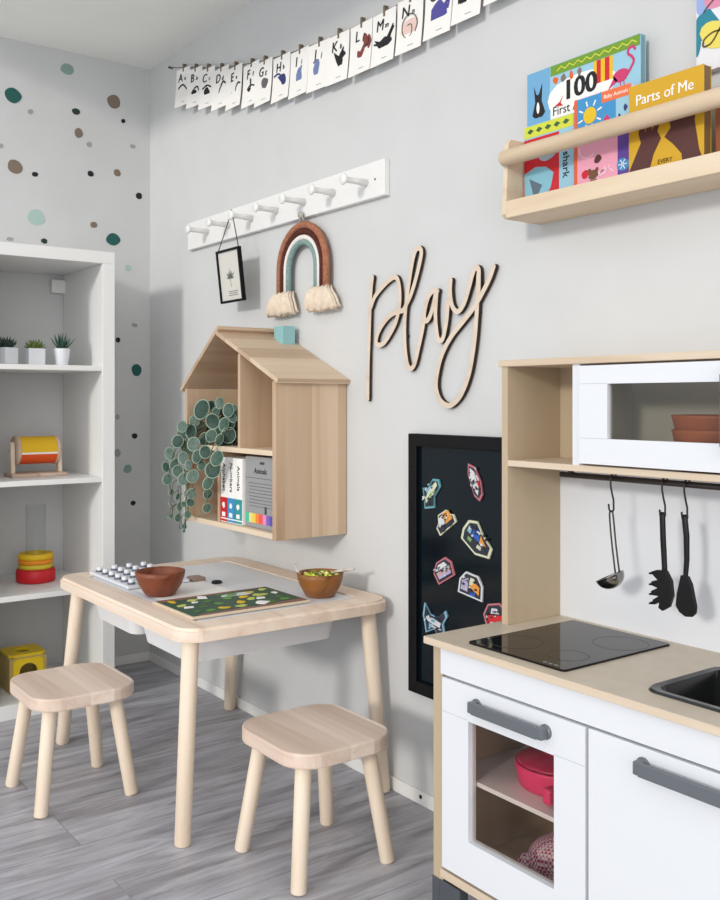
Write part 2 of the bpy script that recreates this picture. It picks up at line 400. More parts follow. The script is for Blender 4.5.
# yellow peg box
t = thing('shape_box', 'wooden posting box with yellow faces and round holes', 'toy', (.21,-.545,.046))
def frame_with_hole(b, plane, c0, c1, h0, h1, r, d0, d1, mi=0):
    cc = ((c0+c1)/2, (h0+h1)/2); N = 24
    outer = []; inner = []
    for k in range(N):
        a = 2*PI*(k+.5)/N; ca, sa = math.cos(a), math.sin(a); s = min((c1-c0)/2/max(abs(ca),1e-6), (h1-h0)/2/max(abs(sa),1e-6))
        outer.append((cc[0]+ca*s, cc[1]+sa*s)); inner.append((cc[0]+ca*r, cc[1]+sa*r))
    def P(p, d): return {'yz': (d, p[0], p[1]), 'xy': (p[0], p[1], d), 'xz': (p[0], d, p[1])}[plane]
    fs = []
    V = {(i, j, d): b.verts.new(P((outer, inner)[j][i], d)) for i in range(N) for j in (0, 1) for d in (d0, d1)}
    for i in range(N):
        k = (i+1) % N
        for q in ([V[i,0,d1],V[k,0,d1],V[k,1,d1],V[i,1,d1]], [V[i,0,d0],V[i,1,d0],V[k,1,d0],V[k,0,d0]], [V[i,1,d0],V[i,1,d1],V[k,1,d1],V[k,1,d0]], [V[i,0,d0],V[k,0,d0],V[k,0,d1],V[i,0,d1]]):
            f = b.faces.new(q); f.material_index = mi; fs.append(f)
    bmesh.ops.recalc_face_normals(b, faces=fs)
OLIVE = wood('toy_box_wood', (196,172,104), (170,146,84), 'z', 8)
YB = mat('toy_yellow', (232,198,14), .5)
X0, X1, Y0, Y1, Z0, Z1 = .15, .272, -.606, -.486, .047, .17
b = BM(); bx(b, X0, X1, Y0, Y1, Z0, Z0+.008); bx(b, X0, X0+.008, Y0, Y1, Z0+.008, Z1-.008); bx(b, X0+.008, X1-.008, Y0, Y0+.008, Z0+.008, Z1-.008); bx(b, X0+.008, X1-.008, Y1-.008, Y1, Z0+.008, Z1-.008)
part('case', b, OLIVE, t)
b = BM(); frame_with_hole(b, 'xy', X0, X1, Y0, Y1, .026, Z1-.008, Z1); part('lid', b, YB, t)
b = BM(); frame_with_hole(b, 'yz', Y0, Y1, Z0+.008, Z1-.008, .03, X1-.008, X1, 0); part('front_panel', b, OLIVE, t)
b = BM(); frame_with_hole(b, 'yz', Y0+.012, Y1-.012, Z0+.02, Z1-.014, .029, X1, X1+.0015); part('front_face', b, YB, t)

# ------------------------------------------------------------------ children's table
TZ = .495
T = thing('play_table', 'pale pine children\'s table with rounded corners and white centre top', 'table', (1.115,-.305,0))
b = BM(); o_ = rrect(.688, 1.528, -.6, -.012, .06, 8); i_ = rrect(.775, 1.455, -.525, -.087, .012, 8)
zs = (TZ-.03, TZ)
V = {(r, i, z): b.verts.new((p[0], p[1], z)) for r, pts in ((0, o_), (1, i_)) for i, p in enumerate(pts) for z in zs}
N = len(o_); fs = []
for i in range(N):
    k = (i+1) % N
    for q in ([V[0,i,zs[1]],V[0,k,zs[1]],V[1,k,zs[1]],V[1,i,zs[1]]], [V[0,i,zs[0]],V[1,i,zs[0]],V[1,k,zs[0]],V[0,k,zs[0]]], [V[0,i,zs[0]],V[0,k,zs[0]],V[0,k,zs[1]],V[0,i,zs[1]]], [V[1,i,zs[0]],V[1,i,zs[1]],V[1,k,zs[1]],V[1,k,zs[0]]]):
        fs.append(b.faces.new(q))
bmesh.ops.recalc_face_normals(b, faces=fs)
bmesh.ops.bevel(b, geom=[e for e in b.edges if all(abs(v.co.z-TZ) < 1e-5 for v in e.verts) and any(abs(f.normal.z) < .5 for f in e.link_faces)], offset=.007, segments=3, affect='EDGES')
for f in b.faces: f.smooth = False
part('frame', b, wood('table_pine', (238,220,202), (216,190,168), 'x', 8), T)
part('inset_top', box(.776, 1.454, -.524, -.088, TZ-.012, TZ-.001), WHITEK, T)
for (tx, ty), (fx, fy) in zip(((.775,-.56),(1.478,-.558),(1.475,-.06),(.775,-.06)), ((.675,-.573),(1.467,-.573),(1.502,-.03),(.69,-.03))):
    b = BM(); rod(b, (fx, fy, 0), (tx, ty, TZ-.03), .0185, .0195, seg=20, rnd=.005); part('leg', b, PINK_PINE_Z, T)
for n, (xa, xb) in enumerate(((.80, 1.105), (1.125, 1.43))):
    tb = thing('storage_tub', ('left', 'right')[n]+' white plastic tub slung under the play table top', 'tub', ((xa+xb)/2,-.3,.39), 'tubs under the table')
    b = BM(); o_ = rrect(xa, xb, -.545, -.1, .03); u_ = rrect(xa+.02, xb-.02, -.525, -.12, .03)
    A = [b.verts.new((*p, .462)) for p in o_]; B = [b.verts.new((*p, .448)) for p in o_]
    C_ = [b.verts.new((p[0], p[1], .447)) for p in rrect(xa+.008, xb-.008, -.537, -.108, .03)]; D = [b.verts.new((*p, .388)) for p in u_]
    for R1, R2 in ((A, B), (B, C_), (C_, D)):
        for i in range(len(A)): f = b.faces.new((R1[i], R2[i], R2[(i+1) % len(A)], R1[(i+1) % len(A)])); f.smooth = False
    b.faces.new(D); bmesh.ops.recalc_face_normals(b, faces=b.faces[:])
    part('body', b, TUBW, tb)

# things on the table
t = thing('peg_board', 'white board of small white pegs behind the left bowl', 'toy', (.87,-.42,TZ))
part('board', box(.74, 1.02, -.515, -.335, TZ+.0003, TZ+.009, bev=.002), WHITEK, t)
for i in range(6):
    for j in range(4):
        x, y = .765+.046*i, -.495+.045*j
        p = part('peg', rod(BM(), (x,y,TZ+.009), (x,y,TZ+.024), .0085, .008, seg=14), WHITEK, t)
        part('peg_band', rod(BM(), (x,y,TZ+.009), (x,y,TZ+.014), .0105, seg=14), mat('peg_grey', (96,100,116), .4), p)
solo('paper_sheet', box(1.03, 1.2, -.5, -.3, TZ+.0003, TZ+.001), PAPER, 'plain white sheet of paper lying under the left bowl', 'paper', (1.115,-.4,TZ))
solo('wooden_stick', box(.985, 1.03, -.326, -.29, TZ+.0005, TZ+.011, bev=.002), mat('stick_brown',(150,128,116),.6), 'small brown wooden block beside the peg board', 'toy', (1.0075,-.308,TZ))
solo('toy_token', lathe(BM(), [(.001,0),(.014,0),(.015,.003),(.012,.006),(.001,.007)], (1.075,-.28,TZ+.0003), seg=18), INK, 'tiny dark token on the white table centre', 'token', (1.075,-.28,TZ))
def bowl(x, y, z, s, m, lab, rr=.064, h=.062):
    return solo('wooden_bowl', lathe(BM(), [(.001,0),(.034*s,0),(.038*s,.002),(rr*.86,h*.45),(rr*.97,h*.8),(rr,h),(rr-.004,h+.001),(rr-.007,h*.95),(rr*.78,h*.5),(.025*s,.009),(.001,.007)], (x,y,z+.0005), seg=40), m, lab, 'bowl', (x,y,z))
REDWOOD = wood('red_brown_wood', (128,70,46), (96,48,30), 'x', 12, rough=.4)
ACACIA = wood('acacia_wood', (150,98,52), (96,58,28), 'x', 10, rough=.35)
bowl(1.135, -.475, TZ+.001, 1, REDWOOD, 'reddish brown empty wooden bowl on the table, left one')
bowl(1.385, -.145, TZ-.001, 1, ACACIA, 'golden brown wooden bowl filled with small toys, nearer the wall', .061, .06)
b = BM(); rn = random.Random(4)
for i in range(70):
    a, r = rn.uniform(0, 6.28), .045*math.sqrt(rn.random()); h = TZ+.052+.012*(1-(r/.045)**2)*rn.random()
    c = Vector((1.385+r*math.cos(a), -.145+r*math.sin(a), h)); q = rn.uniform(.004, .007)
    tt = bmesh.new(); bmesh.ops.create_icosphere(tt, subdivisions=1, radius=q)
    tt.transform(Matrix.Translation(c) @ Matrix.Rotation(rn.uniform(0,3), 4, 'X') @ Matrix.Diagonal((1.4, 1, .6, 1))); _merge(b, tt, rn.randrange(3))
for i in range(40):
    a, r = rn.uniform(0, 6.28), .04*math.sqrt(rn.random())
    tt = bmesh.new(); bmesh.ops.create_icosphere(tt, subdivisions=1, radius=.012); tt.transform(Matrix.Translation((1.385+r*math.cos(a), -.145+r*math.sin(a), TZ+.042))); _merge(b, tt, 1)
solo('bowl_filling', b, [LIME, mat('olive_green',(112,120,44),.6), mat('pale_yellow',(226,214,140),.6)], 'heap of small yellow and green pieces in the golden bowl', 'small toys', (1.385,-.145,TZ+.05), kind='stuff')
for i, (p, q) in enumerate((((1.36,-.19,TZ+.05),(1.325,-.185,TZ+.077)), ((1.39,-.1,TZ+.055),(1.452,-.085,TZ+.073)))):
    b = BM(); rod(b, p, q, .003, .0035, seg=8); p_ = Vector(p)
    t = thing('wooden_tongs' if i else 'wooden_stick', ('pale stick leaning on the left rim of the golden bowl', 'pale wooden tongs lying on the right rim of the golden bowl')[i], 'utensil', p)
    part('handle', b, mat('pale_stick',(206,196,184),.6), t)
    if i:
        b = BM(); rod(b, (1.385,-.112,TZ+.056), (1.44,-.112,TZ+.07), .003, .0035, seg=8); part('handle', b, MATS['pale_stick'], t)
# picture puzzle
t = thing('puzzle_board', 'wooden tray puzzle with green pond picture at the table front', 'puzzle', (1.33,-.37,TZ))
PX0, PX1, PY0, PY1 = 1.225, 1.442, -.537, -.212
part('tray', box(PX0, PX1, PY0, PY1, TZ+.0004, TZ+.007, bev=.002), mat('tray_edge', (214,196,172), .6), t)
def pz(n, poly, m, h=.0012): return part(n, prism(BM(), poly, 'xy', TZ+.007, TZ+.007+h), m, t)
pz('picture', rrect(PX0+.006, PX1-.006, PY0+.006, PY1-.006, .004), mat('pond_green', (48,82,66), .5), .0006)
pz('path_strip', [(PX0+.006,PY0+.008),(PX0+.03,PY0+.01),(PX0+.022,PY0+.14),(PX0+.012,PY1-.02),(PX0+.006,PY1-.02)], mat('path_brown', (142,96,84), .5), .0009)
pz('shore_strip', [(PX1-.006,PY1-.01),(PX1-.006,PY0+.02),(PX1-.016,PY0+.03),(PX1-.02,PY1-.1),(PX1-.03,PY1-.01)], mat('path_brown'), .0009)
rn = random.Random(12)
PZC = [(YELLOW,'yellow'), (PAPER,'white'), (GREEN,'green'), (mat('pale_lime',(190,198,96),.5),'lime'), (mat('leaf_green',(70,110,50),.5),'leaf green')]
for i in range(28):
    x = PX0+.04+(i % 4)*.044+rn.uniform(-.012,.012); y = PY0+.03+(i//4)*.043+rn.uniform(-.012,.012)
    pz('puzzle_piece', blob(x, y, rn.uniform(.008,.017), rn.uniform(.009,.018), 9, .5, rn), PZC[(i*3+i//4) % 5][0], .0014+.0002*(i % 5))
pz('puzzle_piece', blob(PX0+.05, PY0+.21, .018, .05, 14, .3), mat('pond_white', (214,220,222), .5), .0011)

# stools
def stool_mesh():
    s = BM(); prism(s, rrect(-.14, .14, -.130, .134, .07, 8), 'xy', .25, .282, bev=.004)
    legs = []
    for sx, sy in ((1,-1), (-1,-1), (1,1), (-1,1)):
        legs.append(rod(BM(), (sx*.117, sy*.115, 0), (sx*.085, sy*.082, .252), .0165, .0175, seg=20, rnd=.004))
    return s, legs
SEATW = wood('stool_pine', (250,237,224), (230,210,193), 'x', 9, .06, sax='y')
def stool(x, y, rz, lab):
    t = thing('stool', lab, 'stool', (x, y, 0), 'pine stools at the table', rz)
    s, legs = stool_mesh()
    part('seat', s, SEATW, t)
    for l_ in legs: part('leg', l_, PINK_PINE_Z, t)
stool(1.018, -.668, 0, 'pale pine stool at the left, in front of the white shelving')
stool(1.682, -.362, 0, 'pale pine stool at the right end of the table')

# ------------------------------------------------------------------ house-shaped wall shelf
H = thing('house_shelf', 'pine house-shaped wall shelf with pitched roof', 'shelf', (1.035,-.115,.633))
HF, HB = -.228, -.002
HX0, HX1, RX, RZ, WZ = .771, 1.302, .978, 1.197, 1.046
def hb(n, *a, m=PINE, **k): return part(n, box(*a, **k), m, H)
hb('side_panel', HX1-.018, HX1, HF, HB, .633, WZ+.004, bev=.001); hb('side_panel', HX0, HX0+.014, HF, HB, .633, WZ-.012, bev=.001)
hb('floor_panel', HX0+.014, HX1-.018, HF, HB, .636, .650, m=PINE_X)
hb('shelf_board', HX0+.014, HX1-.018, HF+.004, HB-.01, .853, .867, m=PINE_X)
hb('divider', 1.095, 1.108, HF+.003, HB-.01, .867, 1.128)
hb('divider', .963, .975, HF+.01, HB-.01, .650, .853)
part('back_panel', prism(BM(), [(HX0+.002,.64),(HX1-.002,.64),(HX1-.002,WZ-.006),(RX,RZ-.018),(HX0+.002,WZ-.02)], 'xz', HB-.008, HB), PINE_X, H)
def slab(n, p, q, th, y0, y1, m):
    p, q = Vector((p[0],p[1])), Vector((q[0],q[1])); d = (q-p).normalized(); nrm = Vector((-d.y, d.x))
    if nrm.y < 0: nrm = -nrm
    return part(n, prism(BM(), [tuple(p), tuple(q), tuple(q+nrm*th), tuple(p+nrm*th)], 'xz', y0, y1, bev=.001), m, H)
slab('roof_panel', (HX0-.02, WZ-.020), (RX+.014, RZ+.006), .012, HF-.004, HB, PINE_Y)
slab('roof_panel', (RX-.002, RZ-.010), (HX1+.012, WZ-.002), .012, HF-.004, HB, PINE_Y)
part('chimney', box(1.018, 1.066, -.062, -.018, 1.150, 1.216, bev=.002), mat('chimney_blue', (140,186,190), .6), H, 'pale blue chimney')
part('window_frame', box(1.15, 1.283, -.05, -.012, .868, .876), PINE_X, H)

# books inside the house
for i, (x0, c, nm, wd) in enumerate(((.978, RED, 'red', 'First Words'), (1.020, BLUE, 'blue', 'Numbers'), (1.062, TEAL, 'teal', 'Animals'))):
    t = thing('book', 'tall white book with %s lower spine in the house shelf' % nm, 'book', (x0+.02,-.13,.651), 'slim volumes in the house shelf')
    x1 = x0+.04
    part('cover', box(x0, x1, HF+.012, -.05, .651, .836, bev=.0015), PAPER, t)
    part('spine_band', box(x0+.0005, x1-.0005, HF+.0108, HF+.013, .664, .722), c, t)
    part('spine_stripes', box(x0+.0005, x1-.0005, HF+.0108, HF+.013, .654, .660), c, t)
    b = BM(); text(b, ('red','blue','teal')[i] if 0 else ('Alphabet','Numbers','Animals')[i], .022, facing((x0+x1)/2, HF+.0115, .78, -PI/2)); part('lettering', b, INK, t)
    b = BM(); prism(b, blob((x0+x1)/2, .7, .008, .008, 10, .3), 'xz', HF+.0102, HF+.011); bx(b, (x0+x1)/2-.009, (x0+x1)/2+.009, HF+.0102, HF+.011, .668, .68); part('emblem', b, PAPER, t)
t = thing('boxed_book', 'grey boxed book set with rainbow strip beside the white books', 'book', (1.19,-.13,.651))
part('box', box(1.108, 1.278, HF+.02, -.05, .651, .845, bev=.0015), mat('box_grey', (150,150,152), .6), t)
b = BM(); text(b, 'BABY', .010, facing(1.20, HF+.0195, .828)); text(b, 'Animals', .021, facing(1.19, HF+.0195, .806))
part('lettering', b, INK, t)
b = BM(); bx(b, 1.109, 1.277, HF+.0195, HF+.02, .786, .7875)
for k in range(8): bx(b, 1.125+.003*(k % 3), 1.268-.004*(k % 2), HF+.0195, HF+.02, .772-.009*k, .7735-.009*k)
part('print_lines', b, mat('print_grey', (96,96,100), .8), t)
b = BM()
for k in range(9): bx(b, 1.11+.0185*k, 1.1275+.0185*k, HF+.0193, HF+.0203, .664, .69, mi=k)
part('colour_strip', b, [mat('c%d' % k, c, .5) for k, c in enumerate(((70,190,150),(226,220,150),(240,200,70),(240,130,60),(232,90,80),(226,140,190),(120,100,190),(90,80,160),(170,210,220)))], t)
b = BM(); bx(b, 1.212, 1.222, HF+.0193, HF+.0203, .692, .712); part('figure_print', b, mat('print_olive', (60,66,40), .7), t)

# trailing plant
t = thing('trailing_plant', 'trailing plant with round silvery green leaves hanging from the house shelf', 'plant', (.9,-.15,.867))
part('pot', lathe(BM(), [(.001,0),(.04,0),(.042,.003),(.052,.075),(.05,.077),(.047,.07),(.001,.07)], (.9,-.13,.868)), mat('pot_grey', (70,72,70), .7), t)
LEAVES = [(0.855,-0.215,0.972,0.0266),(0.857,-0.186,0.985,0.0134),(0.92,-0.189,0.991,0.0157),(1.012,-0.21,0.971,0.0178),(1.02,-0.2,0.948,0.0112),(0.901,-0.202,0.937,0.02),(0.956,-0.194,0.929,0.0182),(0.972,-0.188,0.898,0.0207),(0.876,-0.216,0.882,0.019),(0.926,-0.219,0.895,0.0167),(0.953,-0.187,0.874,0.0187),(0.808,-0.203,0.92,0.0189),(0.898,-0.19,0.964,0.0158),(0.819,-0.22,0.937,0.0161),(0.933,-0.202,0.907,0.0156),(0.855,-0.191,0.887,0.016),(0.96,-0.211,0.885,0.0155),(0.972,-0.182,0.929,0.0145),(0.842,-0.243,0.905,0.0202),(0.836,-0.269,0.921,0.0148),(0.806,-0.269,0.876,0.0171),(0.881,-0.254,0.87,0.0183),(0.81,-0.242,0.857,0.0182),(0.728,-0.259,0.835,0.0175),(0.834,-0.264,0.827,0.0169),(0.908,-0.257,0.835,0.0176),(0.984,-0.269,0.852,0.0162),(1.043,-0.263,0.837,0.0199),(0.755,-0.257,0.807,0.0152),(0.692,-0.255,0.792,0.0143),(0.793,-0.263,0.786,0.0161),(0.722,-0.263,0.757,0.0153),(0.83,-0.263,0.765,0.017),(0.88,-0.256,0.776,0.0178),(1.015,-0.261,0.803,0.0211),(1.001,-0.269,0.765,0.0171),(0.954,-0.245,0.729,0.0133),(0.865,-0.253,0.723,0.0137),(0.723,-0.251,0.716,0.0088),(0.743,-0.264,0.684,0.0076),(0.745,-0.24,0.704,0.0087),(0.766,-0.244,0.676,0.0119),(0.883,-0.266,0.699,0.0115),(0.853,-0.26,0.661,0.0105),(0.762,-0.248,0.641,0.0108),(0.719,-0.249,0.642,0.0066),(0.943,-0.242,0.687,0.0124),(0.817,-0.257,0.621,0.0059),(0.798,-0.245,0.605,0.0048),(0.925,-0.25,0.81,0.0129),(0.86,-0.261,0.807,0.0131),(0.801,-0.252,0.9,0.015),(0.777,-0.244,0.612,0.0049),(0.807,-0.245,0.618,0.0048),(0.713,-0.255,0.639,0.0049),(0.831,-0.252,0.72,0.0096),(0.847,-0.269,0.691,0.0074)]
rn = random.Random(5); b = BM(); st = BM()
for i in range(16):                                    # darker leaves deeper in the mass
    LEAVES.append((rn.uniform(.81,1.04), rn.uniform(-.17,-.13), rn.uniform(.885,.975), rn.uniform(.013,.018)))
for x, y, z, r in LEAVES:
    r *= 1.13
    n = Vector((rn.uniform(.15,.75), -1, rn.uniform(-.15,.55))).normalized(); a = n.orthogonal().normalized(); c_ = n.cross(a); c0 = Vector((x,y,z)); S = 18
    mi = rn.choice((0, 0, 1, 2))
    fr = [b.verts.new(c0+(a*math.cos(2*PI*k/S)+c_*math.sin(2*PI*k/S))*r*1.06*.9-n*.0005) for k in range(S)]
    rm = [b.verts.new(c0+(a*math.cos(2*PI*k/S)+c_*math.sin(2*PI*k/S))*r*1.06+n*.001) for k in range(S)]
    bk = [b.verts.new(c0+(a*math.cos(2*PI*k/S)+c_*math.sin(2*PI*k/S))*r*1.06-n*.0012) for k in range(S)]
    cf = b.verts.new(c0-n*r*.12)
    cb = b.verts.new(c0-n*(r*.12+.0015))
    for k in range(S):
        k2 = (k+1) % S
        for q, m_ in (((fr[k], fr[k2], cf), mi), ((rm[k], rm[k2], fr[k2], fr[k]), 3), ((bk[k], bk[k2], rm[k2], rm[k]), 3), ((cb, bk[k2], bk[k]), mi)):
            f = b.faces.new(q); f.material_index = m_; f.smooth = True
    if z > .86: s0 = Vector((.9+(x-.9)*.3, -.14, .94))
    else: s0 = Vector((x+.02*(1 if x < .85 else -1)*rn.random(), min(y+.02, -.236), z+.04))
    tube(st, [s0, (s0+c0)/2+Vector((0,-.004,.01)), c0-n*.003], .0012, 5)
part('foliage', b, [noisy('leaf_deep', (44,70,60), 10, 90, .6), noisy('leaf_mid', (62,88,76), 10, 90, .6), noisy('leaf_silver', (86,106,96), 12, 90, .6), mat('leaf_rim', (142,160,142), .6)], t)
for pts in ([(.85,-.14,.94),(.83,-.225,.91),(.815,-.25,.86),(.8,-.255,.78),(.79,-.252,.70),(.782,-.252,.61)], [(.87,-.14,.94),(.88,-.23,.89),(.865,-.255,.84),(.845,-.258,.76),(.85,-.258,.67)],
            [(.83,-.14,.94),(.79,-.235,.89),(.745,-.255,.83),(.72,-.255,.76),(.735,-.252,.66)], [(.95,-.14,.93),(.99,-.23,.89),(1.0,-.262,.84),(1.005,-.262,.79),(.96,-.25,.72),(.945,-.245,.68)],
            [(.84,-.14,.94),(.81,-.235,.9),(.815,-.255,.83),(.825,-.25,.73),(.812,-.25,.615)]):
    tube(st, smooth_path(pts, 6), .0016, 6)
part('stem', st, mat('stem_green', (96,104,78), .7), t)
solo('wooden_bottle', lathe(BM(), [(.001,0),(.024,0),(.026,.004),(.026,.07),(.02,.095),(.014,.11),(.014,.14),(.018,.15),(.017,.16),(.001,.162)], (.845,-.12,.6505), seg=24), mat('amber_brown', (132,80,40), .45), 'amber brown bottle-shaped toy behind the trailing leaves', 'toy', (.845,-.12,.6505))

# ------------------------------------------------------------------ white peg rail, frame, rainbow
t = thing('peg_rail', 'long white wall rail with seven pegs', 'coat rack', (.92,-.01,1.528))
part('rail', box(.36, 1.492, -.018, -.0005, 1.528, 1.622, bev=.0015), WHITE, t)
for k in range(7):
    x = .515+.15*k
    b = BM(); lathe(b, [(.001,-.098),(.012,-.098),(.0145,-.095),(.0145,-.091),(.0085,-.085),(.0075,-.06),(.010,-.018),(.001,-.018)], (x,0,1.572), 'y', seg=20)
    part('peg', b, WHITE, t)
part('screw_hole', disc(BM(), (1.452,-.0182,1.575), .003, (0,1,0), .0008), INK, t)

t = thing('hanging_frame', 'black metal glass frame with botanical print hanging from peg rail', 'picture frame', (.785,-.08,1.31))
b = BM()
Mf = Matrix.Translation((.785,-.088,1.472)) @ Matrix.Rotation(math.radians(6.5), 4, 'X')
def tl(bm): bm.transform(Mf); return bm
w, h = .145, .166
b = BM()
for a in ((-w/2,-w/2+.007,0,-h),(w/2-.007,w/2,0,-h)): bx(b, a[0], a[1], -.006, .006, a[3], a[2])
for a in ((0,-.007),(-h+.007,-h)): bx(b, -w/2+.007, w/2-.007, -.006, .006, a[1], a[0])
part('frame', tl(b), BLACKF, t)
part('mount', tl(box(-w/2+.007, w/2-.007, -.001, .001, -h+.007, -.007)), mat('print_paper', (214,212,204), .4), t)
b = BM()
for k in range(7):
    a = math.radians(-80+27*k); d = Vector((math.sin(a), math.cos(a)))
    c = Vector((0,-.092)); s = Vector((d.y,-d.x))*.003; e = c+d*(.026+.006*(k % 2))
    m_ = (c+e)/2
    prism(b, [tuple(c), tuple(m_+s), tuple(e), tuple(m_-s)], 'xz', -.0016, -.001)
bx(b, -.0008, .0008, -.0016, -.001, -.118, -.092)
part('botanical_print', tl(b), mat('print_sage', (92,98,88), .8), t)
b = BM()
for k, (a, c) in enumerate(((-.02,.04),(-.016,.036),(-.02,.04))): bx(b, a, c, -.0016, -.001, -.133-.006*k, -.131-.006*k)
text(b, 'FERN', .011, Matrix.Translation((.012,-.0016,-.148)) @ Matrix.Rotation(PI/2, 4, 'X')) if 0 else None
part('print_lines', tl(b), MATS['print_grey'], t)
part('hinge_pin', tl(rod(BM(), (w/2,0,-.05), (w/2+.008,0,-.05), .003, seg=10)), BLACKF, t)
b = BM(); tube(b, [Mf @ Vector((-w/2+.01,0,0)), (.811,-.093,1.575), (.817,-.093,1.589), (.823,-.093,1.575), Mf @ Vector((w/2-.006,0,0))], .0016, 6)
part('hanging_cord', b, mat('cord_dark', (60,52,46), .8), t)

t = thing('macrame_rainbow', 'rope rainbow in rust, brown, white and teal with cream tassels', 'wall hanging', (1.11,-.02,1.26))
for nm, m_, R in (('rust', noisy('rope_rust', (160,108,84), 14, 120, .95, .1, .5), .1235), ('brown', noisy('rope_brown', (84,48,42), 10, 120, .95, .1, .5), .1045), ('white', noisy('rope_white', (232,228,222), 6, 120, .95, .1, .5), .0885), ('teal', noisy('rope_teal', (128,152,148), 12, 120, .95, .1, .5), .0735)):
    pts = [(1.11-R, -.022, 1.30)]+[(1.11-R*math.cos(PI*k/20), -.022, 1.382+R*math.sin(PI*k/20)) for k in range(21)]+[(1.11+R, -.022, 1.30)]
    rr = {'rust': .0105, 'brown': .0095, 'white': .0075, 'teal': .0085}[nm]
    part('rope_arc', tube(BM(), pts, rr, 12), m_, t, nm+' rope arc')
for sx in (-1, 1):
    b = BM(); rn = random.Random(3+sx)
    for k in range(54):
        lay = k//18; u = (k % 18)/17-.5; dy = (-.033, -.026, -.015)[lay]; out = 1+.12*(sx*u > 0)
        x0 = 1.11+sx*.098+u*.068; x1 = 1.11+sx*.103+u*.128*out; ln = .060+.008*rn.random()-.006*abs(u)
        j_ = rn.uniform(-.0015, .0015)
        tube(b, [(x0, dy*.8, 1.320), (x0+(x1-x0)*.35+j_, dy-.005, 1.305), (x0+(x1-x0)*.8, dy-.006, 1.285), (x1, dy-.002, 1.320-ln), (x1+.004*u, dy+.004, 1.315-ln)], [.0028,.0042,.0046,.0044,.0022], 7)
    part('tassel', b, CREAM, t)
b = BM(); tube(b, [(1.104,-.02,1.514),(1.104,-.026,1.528),(1.11,-.028,1.538),(1.116,-.026,1.528),(1.116,-.02,1.514)], .003, 8); lathe(b, [(.001,-.034),(.009,-.032),(.011,-.027),(.008,-.021),(.001,-.0195)], (1.11,0,1.534), 'y', seg=16)
part('hanging_loop', b, mat('loop_grey', (170,168,160), .7), t)

# ------------------------------------------------------------------ the word sign
PLAY = [[(1.433,1.322),(1.428,1.295),(1.423,1.243),(1.419,1.167),(1.415,1.097),(1.413,1.003)],
[(1.427,1.245),(1.444,1.27),(1.477,1.293),(1.51,1.309),(1.531,1.312),(1.542,1.3),(1.548,1.272),(1.546,1.236),(1.533,1.2),(1.51,1.171),(1.482,1.147),(1.459,1.143),(1.45,1.154),(1.461,1.179),(1.491,1.206),(1.523,1.221),(1.562,1.225)],
[(1.562,1.225),(1.589,1.257),(1.609,1.294),(1.626,1.336),(1.633,1.362),(1.625,1.374),(1.611,1.37),(1.599,1.345),(1.586,1.296),(1.574,1.242),(1.568,1.192),(1.569,1.137),(1.577,1.094),(1.59,1.078),(1.606,1.088),(1.62,1.123),(1.635,1.166),(1.644,1.198)],
[(1.693,1.262),(1.676,1.263),(1.66,1.251),(1.648,1.225),(1.644,1.201),(1.652,1.193),(1.663,1.2),(1.676,1.223),(1.686,1.254)],
[(1.691,1.262),(1.688,1.235),(1.686,1.206),(1.689,1.174),(1.695,1.148),(1.705,1.142),(1.715,1.151),(1.726,1.187),(1.731,1.224),(1.738,1.25)],
[(1.741,1.283),(1.739,1.255),(1.745,1.225),(1.758,1.209),(1.772,1.209),(1.789,1.227),(1.804,1.259),(1.817,1.291),(1.827,1.303),(1.836,1.298),(1.837,1.279),(1.836,1.241)],
[(1.836,1.286),(1.833,1.236),(1.828,1.175),(1.82,1.12),(1.804,1.059),(1.778,1.013),(1.748,.99),(1.725,.988),(1.701,1.003),(1.689,1.032),(1.694,1.067),(1.711,1.109),(1.743,1.149),(1.785,1.183),(1.823,1.214),(1.852,1.247),(1.873,1.275),(1.885,1.299)]]
b = BM()
for i, q in enumerate(PLAY):
    ribbon(b, smooth_path([(x, z) for x, z in q], 6), .0128, -.0045, .008+.0003*i, 0, 1, .0003)
    for x, z in (q[0], q[-1]): prism(b, [(x+.0064*math.cos(a), z+.0064*math.sin(a)) for a in [2*PI*k/16 for k in range(16)]], 'xz', -.0124-.0003*i, -.0045, 0, 1)
for x, z in ((1.42,1.25), (1.57,1.16), (1.83,1.2)): rod(b, (x,-.0005,z), (x,-.0050,z), .004, seg=10, mi=1)
solo('wall_sign', b, [PLY, BURNT], 'cut wooden script sign reading play on the wall', 'sign', (1.65,-.0005,1.18))

# ------------------------------------------------------------------ chalkboard and magnets
t = thing('chalkboard', 'tall black framed magnetic board beside the play kitchen', 'chalkboard', (1.8,-.01,.279))
part('panel', box(1.622, 2.0, -.012, -.0005, .309, .887), CHALK, t)
def fr4(nm, x0, x1, z0, z1, w, y0, y1, m, par):
    b = BM(); bx(b, x0, x0+w, y0, y1, z0, z1, bev=.002); bx(b, x1-w, x1, y0, y1, z0, z1, bev=.002)
    bx(b, x0+w, x1-w, y0, y1, z1-w, z1, bev=.002); bx(b, x0+w, x1-w, y0, y1, z0, z0+w, bev=.002)
    return part(nm, b, m, par)
fr4('frame', 1.592, 2.03, .279, .917, .031, -.022, -.0005, BLACKF, t)
MG = 'vehicle magnets on the black board'
def rot2(poly, c, a, s=1): return [(c[0]+s*(x*math.cos(a)-y*math.sin(a)), c[1]+s*(x*math.sin(a)+y*math.cos(a))) for x, y in poly]
